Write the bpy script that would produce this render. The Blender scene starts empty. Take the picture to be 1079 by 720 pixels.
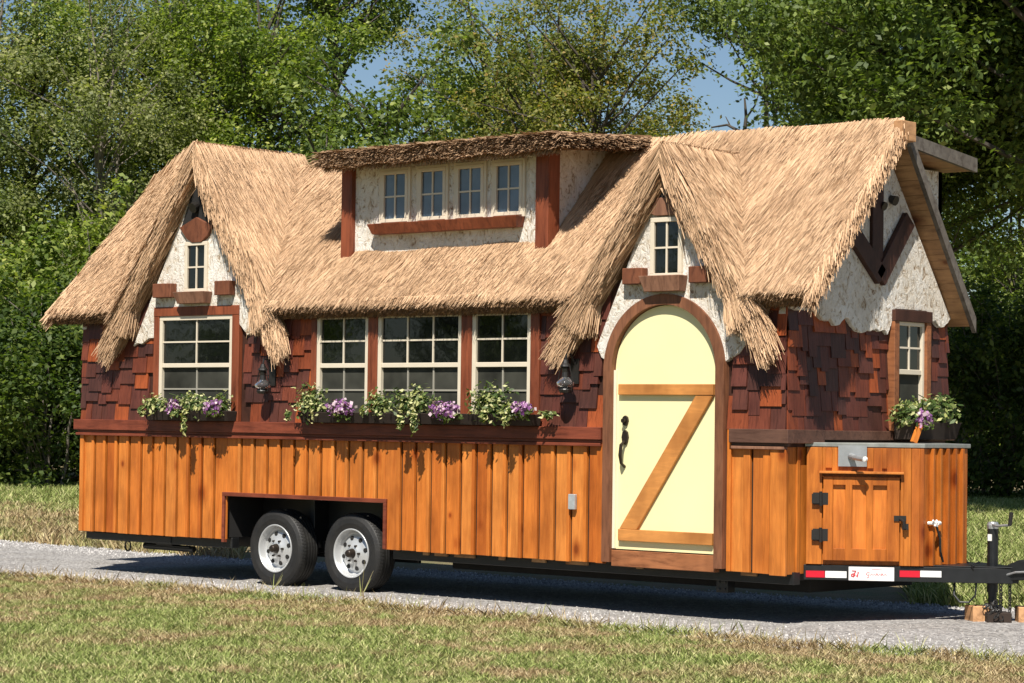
import bpy, math, random
import numpy as np
from mathutils import Vector, Matrix
random.seed(7)
R_ = np.random.default_rng(11)
sc = bpy.context.scene
COL = sc.collection
PI = math.pi

# ------------------------------------------------------------------ camera
CAM = np.array([20.8135, -16.7364, 1.6973]); YAW, PIT, ROL, FPX = 0.72118, 0.031736, 0.013173, 2588.98
cF = np.array([-math.sin(YAW)*math.cos(PIT), math.cos(YAW)*math.cos(PIT), math.sin(PIT)])
cR0 = np.array([math.cos(YAW), math.sin(YAW), 0.0]); cU0 = np.cross(cR0, cF)
cR = cR0*math.cos(ROL)+cU0*math.sin(ROL); cU = -cR0*math.sin(ROL)+cU0*math.cos(ROL)
cd = bpy.data.cameras.new('camera'); cam = bpy.data.objects.new('camera', cd); COL.objects.link(cam)
cd.sensor_width = 36.0; cd.lens = 36.0*FPX/1079.0; cd.clip_end = 3000; cd.clip_start = 0.5
M = Matrix.Identity(4)
for i in range(3):
    M[i][0] = cR[i]; M[i][1] = cU[i]; M[i][2] = -cF[i]; M[i][3] = CAM[i]
cam.matrix_world = M
sc.camera = cam

# ------------------------------------------------------------------ light
SUN = Vector((0.56, -1.0, 1.5)).normalized()          # towards the sun
w = bpy.data.worlds.new('World'); sc.world = w; w.use_nodes = True
nt = w.node_tree; bg = nt.nodes['Background']
sky = nt.nodes.new('ShaderNodeTexSky'); sky.sky_type = 'NISHITA'; sky.sun_disc = False
sky.sun_elevation = math.asin(SUN.z); sky.sun_rotation = math.atan2(SUN.x, SUN.y)
sky.air_density = 1.0; sky.dust_density = 0.1; sky.ozone_density = 3.0
nt.links.new(sky.outputs[0], bg.inputs[0]); bg.inputs[1].default_value = 0.054; sky.altitude = 300
sd = bpy.data.lights.new('sun', 'SUN'); sd.energy = 5.0; sd.angle = math.radians(0.53); sd.color = (1.0, 0.945, 0.86)
so = bpy.data.objects.new('sun', sd); COL.objects.link(so); so.rotation_euler = SUN.to_track_quat('Z', 'Y').to_euler()
so.location = (12, -20, 25)
vs = sc.view_settings; vs.view_transform = 'Standard'; vs.look = 'None'; vs.gamma = 1.0; vs.exposure = 0.58
vs.use_curve_mapping = False
sc.cycles.max_bounces = 6; sc.cycles.transparent_max_bounces = 12

# ------------------------------------------------------------------ materials
def newmat(name):
    m = bpy.data.materials.new(name); m.use_nodes = True
    return m, m.node_tree.nodes, m.node_tree.links, m.node_tree.nodes['Principled BSDF']
def ramp(nodes, stops, interp='LINEAR'):
    r = nodes.new('ShaderNodeValToRGB'); r.color_ramp.interpolation = interp
    el = r.color_ramp.elements
    while len(el) < len(stops): el.new(0.5)
    for e, (p, c) in zip(el, stops): e.position = p; e.color = (*c, 1)
    return r
def coords(n, l, scale=(1, 1, 1)):
    tc = n.new('ShaderNodeTexCoord'); mp = n.new('ShaderNodeMapping'); mp.inputs['Scale'].default_value = scale
    l.new(tc.outputs['Object'], mp.inputs[0]); return mp
def noise(n, l, vec, scale, detail=4, rough=0.55):
    t = n.new('ShaderNodeTexNoise'); t.inputs['Scale'].default_value = scale
    t.inputs['Detail'].default_value = detail; t.inputs['Roughness'].default_value = rough
    l.new(vec.outputs[0], t.inputs['Vector']); return t
def mixc(n, l, fac, a, b, mode='MIX'):
    m = n.new('ShaderNodeMix'); m.data_type = 'RGBA'; m.blend_type = mode
    for s, v in ((0, fac), (6, a), (7, b)):
        if isinstance(v, (int, float)): m.inputs[s].default_value = v
        elif isinstance(v, tuple): m.inputs[s].default_value = (*v, 1)
        else: l.new(v, m.inputs[s])
    return m.outputs[2]
def bump(n, l, h, strength, dist, bsdf):
    b = n.new('ShaderNodeBump'); b.inputs['Strength'].default_value = strength; b.inputs['Distance'].default_value = dist
    l.new(h, b.inputs['Height']); l.new(b.outputs[0], bsdf.inputs['Normal'])
def island(n):
    g = n.new('ShaderNodeNewGeometry'); return g.outputs['Random Per Island']

def wood(name, stops, grain=(14, 14, 1.2), rough=0.5, knots=True, lo=(0.42, 0.36, 0.33), spec=0.35, interp='LINEAR', bs=0.25):
    m, n, l, b = newmat(name)
    r = ramp(n, stops, interp); l.new(island(n), r.inputs[0])
    mp = coords(n, l, grain)
    t = noise(n, l, mp, 2.2, 6, 0.65)
    t.inputs['Distortion'].default_value = 0.6
    gr = ramp(n, [(0.28, lo), (0.5, (0.9, 0.9, 0.9)), (0.75, (1.18, 1.16, 1.1))]); l.new(t.outputs[0], gr.inputs[0])
    c = mixc(n, l, 1.0, r.outputs[0], gr.outputs[0], 'MULTIPLY')
    mp3 = coords(n, l, (2.2, 2.2, 1.1)); t3 = noise(n, l, mp3, 1.7, 3)
    g3 = ramp(n, [(0.3, (0.62, 0.56, 0.5)), (0.62, (1.12, 1.1, 1.05))]); l.new(t3.outputs[0], g3.inputs[0])
    c = mixc(n, l, 0.8, c, g3.outputs[0], 'MULTIPLY')
    if knots:
        mk = coords(n, l, (3.6, 3.6, 2.4) if grain[2] < 2 else (2.4, 3.6, 3.6))
        v = n.new('ShaderNodeTexVoronoi'); v.inputs['Scale'].default_value = 1.0; l.new(mk.outputs[0], v.inputs['Vector'])
        sk = n.new('ShaderNodeSeparateColor'); l.new(v.outputs['Color'], sk.inputs[0])
        dv = n.new('ShaderNodeMath'); dv.operation = 'DIVIDE'; l.new(v.outputs['Distance'], dv.inputs[0]); l.new(sk.outputs[0], dv.inputs[1])
        kr = ramp(n, [(0.0, (0.30, 0.17, 0.12)), (0.11, (0.36, 0.2, 0.14)), (0.16, (0.62, 0.45, 0.36)), (0.27, (0.88, 0.82, 0.78)), (0.4, (1, 1, 1))]); l.new(dv.outputs[0], kr.inputs[0])
        c = mixc(n, l, 0.9, c, kr.outputs[0], 'MULTIPLY')
    l.new(c, b.inputs['Base Color']); b.inputs['Roughness'].default_value = rough
    b.inputs['Specular IOR Level'].default_value = spec
    bump(n, l, t.outputs[0], bs, 0.01, b)
    return m

ORANGE = [(0.0, (0.41, 0.105, 0.016)), (0.3, (0.55, 0.165, 0.027)), (0.65, (0.61, 0.195, 0.034)), (0.85, (0.62, 0.225, 0.048)), (1.0, (0.47, 0.125, 0.018))]
m_orange = wood('cedar_stain_orange', ORANGE, rough=0.42, lo=(0.74, 0.64, 0.55))
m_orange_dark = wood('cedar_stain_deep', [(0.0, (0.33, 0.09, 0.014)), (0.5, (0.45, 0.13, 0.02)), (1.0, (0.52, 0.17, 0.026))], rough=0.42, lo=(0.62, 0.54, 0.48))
m_red = wood('red_brown_trim', [(0, (0.14, 0.034, 0.018)), (1, (0.2, 0.05, 0.026))], grain=(1.2, 12, 12), rough=0.5, knots=False)
m_redv = wood('red_brown_post', [(0, (0.18, 0.047, 0.022)), (1, (0.235, 0.064, 0.028))], grain=(12, 12, 1.1), rough=0.5, knots=False)
m_weather = wood('weathered_brown', [(0, (0.19, 0.095, 0.06)), (1, (0.27, 0.135, 0.085))], grain=(10, 10, 1.4), rough=0.6, knots=False)
m_brown = wood('brown_timber', [(0, (0.13, 0.047, 0.025)), (1, (0.18, 0.064, 0.032))], grain=(10, 10, 3), rough=0.55, knots=False)
m_door_jamb = wood('door_jamb', [(0, (0.18, 0.075, 0.038)), (1, (0.235, 0.098, 0.05))], grain=(10, 10, 1.4), rough=0.6, knots=False)
m_thresh = wood('threshold_board', [(0, (0.29, 0.115, 0.05)), (1, (0.33, 0.13, 0.055))], grain=(1.4, 10, 10), rough=0.55, knots=True)
m_band_dark = wood('dark_belt', [(0, (0.085, 0.045, 0.032)), (1, (0.12, 0.06, 0.042))], grain=(1.2, 12, 12), rough=0.55, knots=False)
m_vbrace = wood('dark_brace', [(0, (0.045, 0.018, 0.012)), (1, (0.062, 0.024, 0.015))], grain=(6, 6, 3), rough=0.6, knots=False)
m_shingle = wood('cedar_shingle', [(0.0, (0.075, 0.028, 0.022)), (0.2, (0.115, 0.034, 0.024)), (0.38, (0.165, 0.042, 0.022)), (0.55, (0.23, 0.055, 0.021)), (0.72, (0.34, 0.078, 0.022)), (0.9, (0.10, 0.032, 0.022))],
                 grain=(26, 26, 1.6), rough=0.55, knots=False, interp='CONSTANT')
m_zbrace = wood('honey_pine', [(0, (0.50, 0.205, 0.055)), (1, (0.56, 0.24, 0.066))], grain=(1.5, 10, 9), rough=0.5, knots=False, bs=0.1, lo=(0.85, 0.8, 0.75))
m_soffit = wood('pine_soffit', [(0, (0.36, 0.20, 0.095)), (1, (0.46, 0.27, 0.13))], grain=(1.2, 6, 10), rough=0.65)
m_bare = wood('bare_timber', [(0, (0.55, 0.3, 0.15)), (1, (0.6, 0.34, 0.17))], grain=(6, 1.5, 6), rough=0.7, knots=False)
m_greywood = wood('grey_barge_board', [(0, (0.12, 0.105, 0.09)), (1, (0.17, 0.15, 0.13))], grain=(6, 6, 6), rough=0.7, knots=False)

def flat(name, col, rough=0.5, metal=0.0, spec=0.5, nz=0.0, nscale=6.0, bmp=0.0):
    m, n, l, b = newmat(name)
    b.inputs['Roughness'].default_value = rough; b.inputs['Metallic'].default_value = metal
    b.inputs['Specular IOR Level'].default_value = spec
    mp = coords(n, l); t = noise(n, l, mp, nscale, 6, 0.6)
    a = tuple(c*(1-nz) for c in col); c2 = tuple(min(1, c*(1+nz*0.6)) for c in col)
    r = ramp(n, [(0.3, a), (0.7, c2)]); l.new(t.outputs[0], r.inputs[0]); l.new(r.outputs[0], b.inputs['Base Color'])
    if bmp: bump(n, l, t.outputs[0], bmp, 0.01, b)
    return m
m_cream = flat('vinyl_cream', (0.66, 0.58, 0.45), 0.4, nz=0.05)
m_door = flat('door_yellow', (0.83, 0.755, 0.42), 0.45, nz=0.035, nscale=2.0)
m_weatherstrip = flat('weather_strip', (0.78, 0.7, 0.52), 0.5)
m_black = flat('black_steel', (0.011, 0.0115, 0.012), 0.42, nz=0.35, nscale=14)
m_blackiron = flat('black_iron', (0.016, 0.014, 0.012), 0.45, nz=0.2, nscale=30)
m_dark = flat('dark_underside', (0.012, 0.011, 0.010), 0.9, nz=0.3)
m_silver = flat('rim_silver', (0.56, 0.565, 0.56), 0.36, 0.45, nz=0.06)
m_galv = flat('galvanised', (0.42, 0.43, 0.43), 0.4, 0.6, nz=0.2, nscale=9)
m_bronze = flat('oil_bronze', (0.035, 0.025, 0.018), 0.38, 0.5, nz=0.2)
m_redrefl = flat('reflector_red', (0.55, 0.012, 0.03), 0.3)
m_whiterefl = flat('reflector_white', (0.78, 0.78, 0.76), 0.3, nz=0.05)
m_sign = flat('sign_white', (0.82, 0.78, 0.77), 0.35)
m_ink = flat('sign_red_ink', (0.6, 0.06, 0.07), 0.5)
m_alu = flat('aluminium_cap', (0.33, 0.34, 0.31), 0.42, 0.5, nz=0.25, nscale=12)
m_dirt = flat('potting_liner', (0.03, 0.018, 0.012), 0.9, nz=0.3)
m_outlet = flat('outlet_cover', (0.45, 0.47, 0.47), 0.4, 0.3, nz=0.15, nscale=30)
m_muntin_dull = flat('screened_muntin', (0.30, 0.28, 0.23), 0.6)
m_white = flat('white_plastic', (0.8, 0.78, 0.72), 0.35)

def tyre_mat():
    m, n, l, b = newmat('tyre_rubber')
    mp = coords(n, l); t = noise(n, l, mp, 9, 5)
    r = ramp(n, [(0.35, (0.008, 0.0078, 0.0075)), (0.75, (0.019, 0.0175, 0.015))]); l.new(t.outputs[0], r.inputs[0])
    l.new(r.outputs[0], b.inputs['Base Color']); b.inputs['Roughness'].default_value = 0.62
    t2 = noise(n, l, mp, 60, 3); bump(n, l, t2.outputs[0], 0.4, 0.006, b); return m
m_tyre = tyre_mat()

m_hatch = wood('hatch_cedar', [(0, (0.43, 0.125, 0.018)), (1, (0.47, 0.14, 0.02))], rough=0.42, lo=(0.62, 0.54, 0.48))
def stucco_mat():
    m, n, l, b = newmat('daubed_stucco')
    mp = coords(n, l, (1, 1, 0.75)); t = noise(n, l, mp, 17, 7, 0.72); t.inputs['Distortion'].default_value = 1.2
    t2 = noise(n, l, mp, 3.2, 3)
    r = ramp(n, [(0.35, (0.26, 0.165, 0.09)), (0.43, (0.66, 0.58, 0.47)), (0.50, (0.82, 0.78, 0.71)), (0.8, (0.86, 0.83, 0.78))]); l.new(t.outputs[0], r.inputs[0])
    r2 = ramp(n, [(0.35, (0.86, 0.82, 0.76)), (0.65, (1, 1, 1))]); l.new(t2.outputs[0], r2.inputs[0])
    l.new(mixc(n, l, 1.0, r.outputs[0], r2.outputs[0], 'MULTIPLY'), b.inputs['Base Color'])
    b.inputs['Roughness'].default_value = 0.85; bump(n, l, t.outputs[0], 0.9, 0.03, b); return m
m_stucco = stucco_mat()

def glass_mat(name, col, rough, spec):
    m, n, l, b = newmat(name)
    mp = coords(n, l); t = noise(n, l, mp, 2.3, 3)
    r = ramp(n, [(0.3, tuple(c*0.5 for c in col)), (0.7, tuple(c*1.6 for c in col))]); l.new(t.outputs[0], r.inputs[0]); l.new(r.outputs[0], b.inputs['Base Color'])
    b.inputs['Roughness'].default_value = rough; b.inputs['Specular IOR Level'].default_value = spec
    bump(n, l, t.outputs[0], 0.05, 0.02, b)
    return m
m_glass = glass_mat('window_glass', (0.005, 0.006, 0.005), 0.02, 0.6)
m_screen = glass_mat('insect_screen', (0.042, 0.042, 0.034), 0.6, 0.1)
m_glass_up = glass_mat('clerestory_glass_sky_tint', (0.07, 0.095, 0.13), 0.03, 1.0)  # bluer base colour carries the sky reflection of the dormer panes
def clear_glass():
    m, n, l, b = newmat('lantern_glass')
    b.inputs['Base Color'].default_value = (0.45, 0.46, 0.46, 1); b.inputs['Roughness'].default_value = 0.06
    b.inputs['Transmission Weight'].default_value = 0.9; b.inputs['IOR'].default_value = 1.3; return m
m_lglass = clear_glass()

def straw_mat(name, stops):
    m, n, l, b = newmat(name)
    r = ramp(n, stops); l.new(island(n), r.inputs[0])
    mp = coords(n, l); t = noise(n, l, mp, 1.6, 4)
    r2 = ramp(n, [(0.3, (0.80, 0.75, 0.70)), (0.7, (1.1, 1.07, 1.03))]); l.new(t.outputs[0], r2.inputs[0])
    l.new(mixc(n, l, 1.0, r.outputs[0], r2.outputs[0], 'MULTIPLY'), b.inputs['Base Color'])
    b.inputs['Roughness'].default_value = 0.7; b.inputs['Specular IOR Level'].default_value = 0.15; return m
m_thatch = straw_mat('thatch', [(0, (0.33, 0.215, 0.125)), (0.12, (0.47, 0.315, 0.19)), (0.5, (0.58, 0.395, 0.245)), (1, (0.66, 0.465, 0.305))])
m_thatch_m = straw_mat('thatch_self_shade', [(0, (0.2, 0.125, 0.07)), (0.4, (0.38, 0.25, 0.15)), (1, (0.56, 0.39, 0.25))])  # browner straw copy; self-shadow of the dormer edge put into the tone
m_thatch_b = straw_mat('thatch_bed', [(0, (0.5, 0.33, 0.19)), (1, (0.5, 0.33, 0.19))])
m_thatch_e = straw_mat('thatch_shaded_ends', [(0, (0.10, 0.062, 0.034)), (0.4, (0.22, 0.135, 0.075)), (1, (0.42, 0.27, 0.155))])  # dark straw copy; shade of cut ends and undersides put into the colour

def leaf_mat(name, stops, trans=0.3):
    m, n, l, b = newmat(name)
    r = ramp(n, stops); l.new(island(n), r.inputs[0])
    mp = coords(n, l); t = noise(n, l, mp, 0.55, 3)
    r2 = ramp(n, [(0.32, (0.62, 0.7, 0.6)), (0.68, (1.3, 1.2, 1.05))]); l.new(t.outputs[0], r2.inputs[0])
    c = mixc(n, l, 1.0, r.outputs[0], r2.outputs[0], 'MULTIPLY')
    l.new(c, b.inputs['Base Color']); b.inputs['Roughness'].default_value = 0.5; b.inputs['Specular IOR Level'].default_value = 0.3
    tr = n.new('ShaderNodeBsdfTranslucent'); l.new(mixc(n, l, 1.0, c, (1.5, 1.7, 0.6), 'MULTIPLY'), tr.inputs[0])
    mx = n.new('ShaderNodeMixShader'); mx.inputs[0].default_value = trans
    l.new(b.outputs[0], mx.inputs[1]); l.new(tr.outputs[0], mx.inputs[2]); l.new(mx.outputs[0], n['Material Output'].inputs[0])
    return m
m_leafA = leaf_mat('leaf_mid_green', [(0, (0.098, 0.138, 0.034)), (0.5, (0.178, 0.236, 0.057)), (0.88, (0.299, 0.356, 0.098)), (1, (0.483, 0.483, 0.172))], 0.42)
m_leafB = leaf_mat('leaf_olive', [(0, (0.098, 0.121, 0.034)), (0.5, (0.184, 0.201, 0.057)), (0.85, (0.276, 0.270, 0.086)), (1, (0.380, 0.253, 0.103))], 0.42)
m_leafC = leaf_mat('leaf_maple', [(0, (0.06, 0.09, 0.024)), (0.55, (0.105, 0.15, 0.038)), (0.88, (0.18, 0.24, 0.065)), (1, (0.32, 0.36, 0.12))], 0.36)
m_leafD = leaf_mat('leaf_undergrowth', [(0, (0.039, 0.068, 0.020)), (0.6, (0.083, 0.127, 0.033)), (1, (0.187, 0.231, 0.066))], 0.42)
m_leafG = leaf_mat('leaf_grey_green', [(0, (0.127, 0.149, 0.069)), (0.6, (0.218, 0.247, 0.109)), (1, (0.368, 0.380, 0.196))], 0.42)
m_varieg = leaf_mat('leaf_variegated', [(0, (0.035, 0.065, 0.018)), (0.5, (0.085, 0.13, 0.035)), (0.66, (0.34, 0.36, 0.14)), (1, (0.66, 0.64, 0.4))], 0.2)
m_petal = leaf_mat('petal_purple', [(0, (0.11, 0.03, 0.16)), (0.4, (0.27, 0.1, 0.34)), (0.65, (0.5, 0.28, 0.55)), (1, (0.85, 0.7, 0.85))], 0.2)
m_bark = flat('bark', (0.07, 0.058, 0.045), 0.9, nz=0.4, nscale=5, bmp=0.6)
m_barkpale = flat('bark_pale', (0.17, 0.145, 0.115), 0.9, nz=0.3, nscale=5)

def grass_mix(n, l, small, far=False):
    mp = coords(n, l); t = noise(n, l, mp, 0.85, 5, 0.6); t2 = noise(n, l, mp, 2.6, 5, 0.62)
    ad = n.new('ShaderNodeMath'); ad.operation = 'ADD'; l.new(t.outputs[0], ad.inputs[0]); l.new(t2.outputs[0], ad.inputs[1])
    ad.inputs[1].default_value = 0.5
    if far:
        sx = n.new('ShaderNodeSeparateXYZ'); l.new(mp.outputs[0], sx.inputs[0])
        mr = n.new('ShaderNodeMapRange'); mr.inputs[1].default_value = 8.0; mr.inputs[2].default_value = 13.0; mr.inputs[3].default_value = 0.14; mr.inputs[4].default_value = -0.2
        l.new(sx.outputs[1], mr.inputs[0])
        m2 = n.new('ShaderNodeMapRange'); m2.inputs[1].default_value = -1.0; m2.inputs[2].default_value = 5.0; m2.inputs[3].default_value = 0.0; m2.inputs[4].default_value = -0.25
        l.new(sx.outputs[0], m2.inputs[0])
        a1 = n.new('ShaderNodeMath'); a1.operation = 'ADD'; l.new(ad.outputs[0], a1.inputs[0]); l.new(mr.outputs[0], a1.inputs[1])
        a2 = n.new('ShaderNodeMath'); a2.operation = 'ADD'; l.new(a1.outputs[0], a2.inputs[0]); l.new(m2.outputs[0], a2.inputs[1])
        return a2.outputs[0]
    # drier strip along the gravel
    sx = n.new('ShaderNodeSeparateXYZ'); l.new(mp.outputs[0], sx.inputs[0])
    mr = n.new('ShaderNodeMapRange'); mr.inputs[1].default_value = -3.6; mr.inputs[2].default_value = -1.6; mr.inputs[3].default_value = 0.0; mr.inputs[4].default_value = 0.13
    l.new(sx.outputs[1], mr.inputs[0])
    a2 = n.new('ShaderNodeMath'); a2.operation = 'ADD'; l.new(ad.outputs[0], a2.inputs[0]); l.new(mr.outputs[0], a2.inputs[1])
    return a2.outputs[0]
def blade_mat(name, lo=0.99, hi=1.19, tall=False):
    m, n, l, b = newmat(name)
    g = ramp(n, [(0, (0.15, 0.195, 0.05)), (0.45, (0.27, 0.33, 0.09)), (0.75, (0.42, 0.46, 0.16)), (1, (0.64, 0.6, 0.3))]); l.new(island(n), g.inputs[0])
    s = ramp(n, [(0, (0.24, 0.16, 0.08)), (0.4, (0.42, 0.31, 0.16)), (1, (0.66, 0.54, 0.32))]); l.new(island(n), s.inputs[0])
    mr = n.new('ShaderNodeMapRange'); mr.inputs[1].default_value = lo; mr.inputs[2].default_value = hi
    l.new(grass_mix(n, l, True, tall), mr.inputs[0])
    c = mixc(n, l, mr.outputs[0], g.outputs[0], s.outputs[0])
    l.new(c, b.inputs['Base Color']); b.inputs['Roughness'].default_value = 0.6; b.inputs['Specular IOR Level'].default_value = 0.2
    tr = n.new('ShaderNodeBsdfTranslucent'); l.new(c, tr.inputs[0])
    mx = n.new('ShaderNodeMixShader'); mx.inputs[0].default_value = 0.25
    l.new(b.outputs[0], mx.inputs[1]); l.new(tr.outputs[0], mx.inputs[2]); l.new(mx.outputs[0], n['Material Output'].inputs[0])
    return m
m_blade = blade_mat('lawn_blades')
m_tall = blade_mat('meadow_blades', 0.95, 1.2, True)
def ground_mat():
    m, n, l, b = newmat('turf_soil')
    mr = n.new('ShaderNodeMapRange'); mr.inputs[1].default_value = 0.85; mr.inputs[2].default_value = 1.2; l.new(grass_mix(n, l, False), mr.inputs[0])
    mp = coords(n, l); t = noise(n, l, mp, 45, 5, 0.7)
    a = ramp(n, [(0.3, (0.075, 0.10, 0.028)), (0.7, (0.19, 0.21, 0.07))]); l.new(t.outputs[0], a.inputs[0])
    c = ramp(n, [(0.3, (0.15, 0.105, 0.055)), (0.7, (0.36, 0.27, 0.15))]); l.new(t.outputs[0], c.inputs[0])
    l.new(mixc(n, l, mr.outputs[0], a.outputs[0], c.outputs[0]), b.inputs['Base Color']); b.inputs['Roughness'].default_value = 0.95
    bump(n, l, t.outputs[0], 0.8, 0.05, b); return m
m_ground = ground_mat()
def gravel_mat():
    m, n, l, b = newmat('gravel')
    mp = coords(n, l)
    v = n.new('ShaderNodeTexVoronoi'); v.inputs['Scale'].default_value = 42; l.new(mp.outputs[0], v.inputs['Vector'])
    sv = n.new('ShaderNodeSeparateColor'); l.new(v.outputs['Color'], sv.inputs[0])
    r = ramp(n, [(0, (0.18, 0.17, 0.165)), (0.6, (0.33, 0.315, 0.30)), (1, (0.5, 0.48, 0.455))]); l.new(sv.outputs[0], r.inputs[0])
    t = noise(n, l, mp, 1.3, 5); r2 = ramp(n, [(0.3, (0.78, 0.76, 0.72)), (0.7, (1.1, 1.1, 1.1))]); l.new(t.outputs[0], r2.inputs[0])
    l.new(mixc(n, l, 1, r.outputs[0], r2.outputs[0], 'MULTIPLY'), b.inputs['Base Color']); b.inputs['Roughness'].default_value = 0.9
    iv = n.new('ShaderNodeMath'); iv.operation = 'SUBTRACT'; iv.inputs[0].default_value = 1; l.new(v.outputs['Distance'], iv.inputs[1])
    bump(n, l, iv.outputs[0], 0.9, 0.02, b); return m
m_gravel = gravel_mat()
def stone_mat():
    m, n, l, b = newmat('gravel_stone')
    r = ramp(n, [(0, (0.18, 0.17, 0.165)), (0.5, (0.33, 0.315, 0.3)), (0.85, (0.47, 0.45, 0.43)), (1, (0.64, 0.61, 0.58))]); l.new(island(n), r.inputs[0])
    l.new(r.outputs[0], b.inputs['Base Color']); b.inputs['Roughness'].default_value = 0.85; return m
m_stone = stone_mat()

# ------------------------------------------------------------------ mesh helpers
def link(name, me, mat, parent=None):
    o = bpy.data.objects.new(name, me); COL.objects.link(o)
    if mat is not None and not me.materials: me.materials.append(mat)
    if parent is not None: o.parent = parent
    return o
class MB:
    def __init__(s, off=(0, 0, 0)): s.v = []; s.f = []; s.off = off
    def box(s, x0, x1, y0, y1, z0, z1):
        b = len(s.v)
        s.v += [(x, y, z) for x in (x0, x1) for y in (y0, y1) for z in (z0, z1)]
        s.f += [tuple(b+i for i in q) for q in ((0, 1, 3, 2), (4, 6, 7, 5), (0, 4, 5, 1), (2, 3, 7, 6), (0, 2, 6, 4), (1, 5, 7, 3))]
        return s
    def hexa(s, p):       # 8 corners: bottom 4 ccw, top 4 ccw
        b = len(s.v); s.v += [tuple(q) for q in p]
        s.f += [tuple(b+i for i in q) for q in ((3, 2, 1, 0), (4, 5, 6, 7), (0, 1, 5, 4), (1, 2, 6, 5), (2, 3, 7, 6), (3, 0, 4, 7))]
        return s
    def prism(s, poly, fn, d0, d1):   # poly 2-D outline, fn(a,b,d)->xyz
        b = len(s.v); n = len(poly)
        s.v += [fn(a, c, d0) for a, c in poly]+[fn(a, c, d1) for a, c in poly]
        s.f += [tuple(range(b, b+n)), tuple(range(b+2*n-1, b+n-1, -1))]
        for i in range(n):
            j = (i+1) % n; s.f.append((b+i, b+n+i, b+n+j, b+j))
        return s
    def beam(s, p0, p1, w, h, up=(0, 0, 1)):
        p0 = Vector(p0); p1 = Vector(p1); d = (p1-p0).normalized(); u = Vector(up); r = d.cross(u).normalized(); u = r.cross(d)
        r *= w/2; u *= h/2
        return s.hexa([p0-r-u, p0+r-u, p1+r-u, p1-r-u, p0-r+u, p0+r+u, p1+r+u, p1-r+u])
    def tube(s, pts, rad, n=8, closed=False):
        pts = [Vector(p) for p in pts]
        if not hasattr(rad, '__len__'): rad = [rad]*len(pts)
        b = len(s.v); m = len(pts); pr = None
        for i, p in enumerate(pts):
            d = (pts[(i+1) % m if closed else min(i+1, m-1)]-pts[(i-1) % m if closed else max(i-1, 0)]).normalized()
            if pr is None:
                a = Vector((0, 0, 1)) if abs(d.z) < 0.9 else Vector((1, 0, 0)); pr = d.cross(a).normalized()
            pr = (pr-d*pr.dot(d)).normalized(); q = d.cross(pr)
            for k in range(n):
                t = 2*PI*k/n; s.v.append(tuple(p+(pr*math.cos(t)+q*math.sin(t))*rad[i]))
        for i in range(m if closed else m-1):
            j = (i+1) % m
            for k in range(n):
                k2 = (k+1) % n; s.f.append((b+i*n+k, b+i*n+k2, b+j*n+k2, b+j*n+k))
        if not closed:
            s.f.append(tuple(b+k for k in range(n-1, -1, -1))); s.f.append(tuple(b+(m-1)*n+k for k in range(n)))
        return s
    def lathe(s, prof, c, axis='y', n=32):   # prof: (r, h)
        b = len(s.v); m = len(prof)
        for k in range(n):
            t = 2*PI*k/n
            for r, h in prof:
                a, d = r*math.cos(t), r*math.sin(t)
                s.v.append({'y': (c[0]+a, c[1]+h, c[2]+d), 'z': (c[0]+a, c[1]+d, c[2]+h), 'x': (c[0]+h, c[1]+a, c[2]+d)}[axis])
        for k in range(n):
            k2 = (k+1) % n
            for i in range(m-1): s.f.append((b+k*m+i, b+k2*m+i, b+k2*m+i+1, b+k*m+i+1))
        return s
    def build(s, name, mat, parent=None, bevel=0, smooth=False):
        me = bpy.data.meshes.new(name); me.from_pydata([tuple(v) for v in s.v], [], s.f); me.update()
        if smooth: me.shade_smooth()
        o = link(name, me, mat, parent)
        if parent is not None and parent.get('world'): o.location = -parent.location
        if parent is not None and parent.parent is not None and parent.type == 'MESH': o.location = (0, 0, 0)
        if bevel:
            bv = o.modifiers.new('bevel', 'BEVEL'); bv.width = bevel; bv.segments = 1; bv.limit_method = 'ANGLE'; bv.angle_limit = 0.7
        if smooth:
            pass
        return o
def tag(o, label=None, cat=None, group=None, kind=None):
    if label: o['label'] = label
    if cat: o['category'] = cat
    if group: o['group'] = group
    if kind: o['kind'] = kind
    return o
def empty(name, loc, world=False):
    o = bpy.data.objects.new(name, None); COL.objects.link(o); o.location = loc; o.empty_display_size = 0.3
    if world: o['world'] = 1
    return o
def quads(name, V, mat, parent=None, k=4):
    """V: (n,k,3) array of polygons"""
    n = V.shape[0]; me = bpy.data.meshes.new(name)
    me.vertices.add(n*k); me.vertices.foreach_set('co', V.reshape(-1).astype(np.float32))
    me.loops.add(n*k); me.loops.foreach_set('vertex_index', np.arange(n*k, dtype=np.int32))
    me.polygons.add(n); me.polygons.foreach_set('loop_start', np.arange(0, n*k, k, dtype=np.int32))
    me.update(calc_edges=True); me.validate()
    o = link(name, me, mat, parent)
    if parent is not None and parent.get('world'): o.location = -parent.location
    return o
def unit(a): return a/np.maximum(np.linalg.norm(a, axis=-1, keepdims=True), 1e-9)

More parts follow.
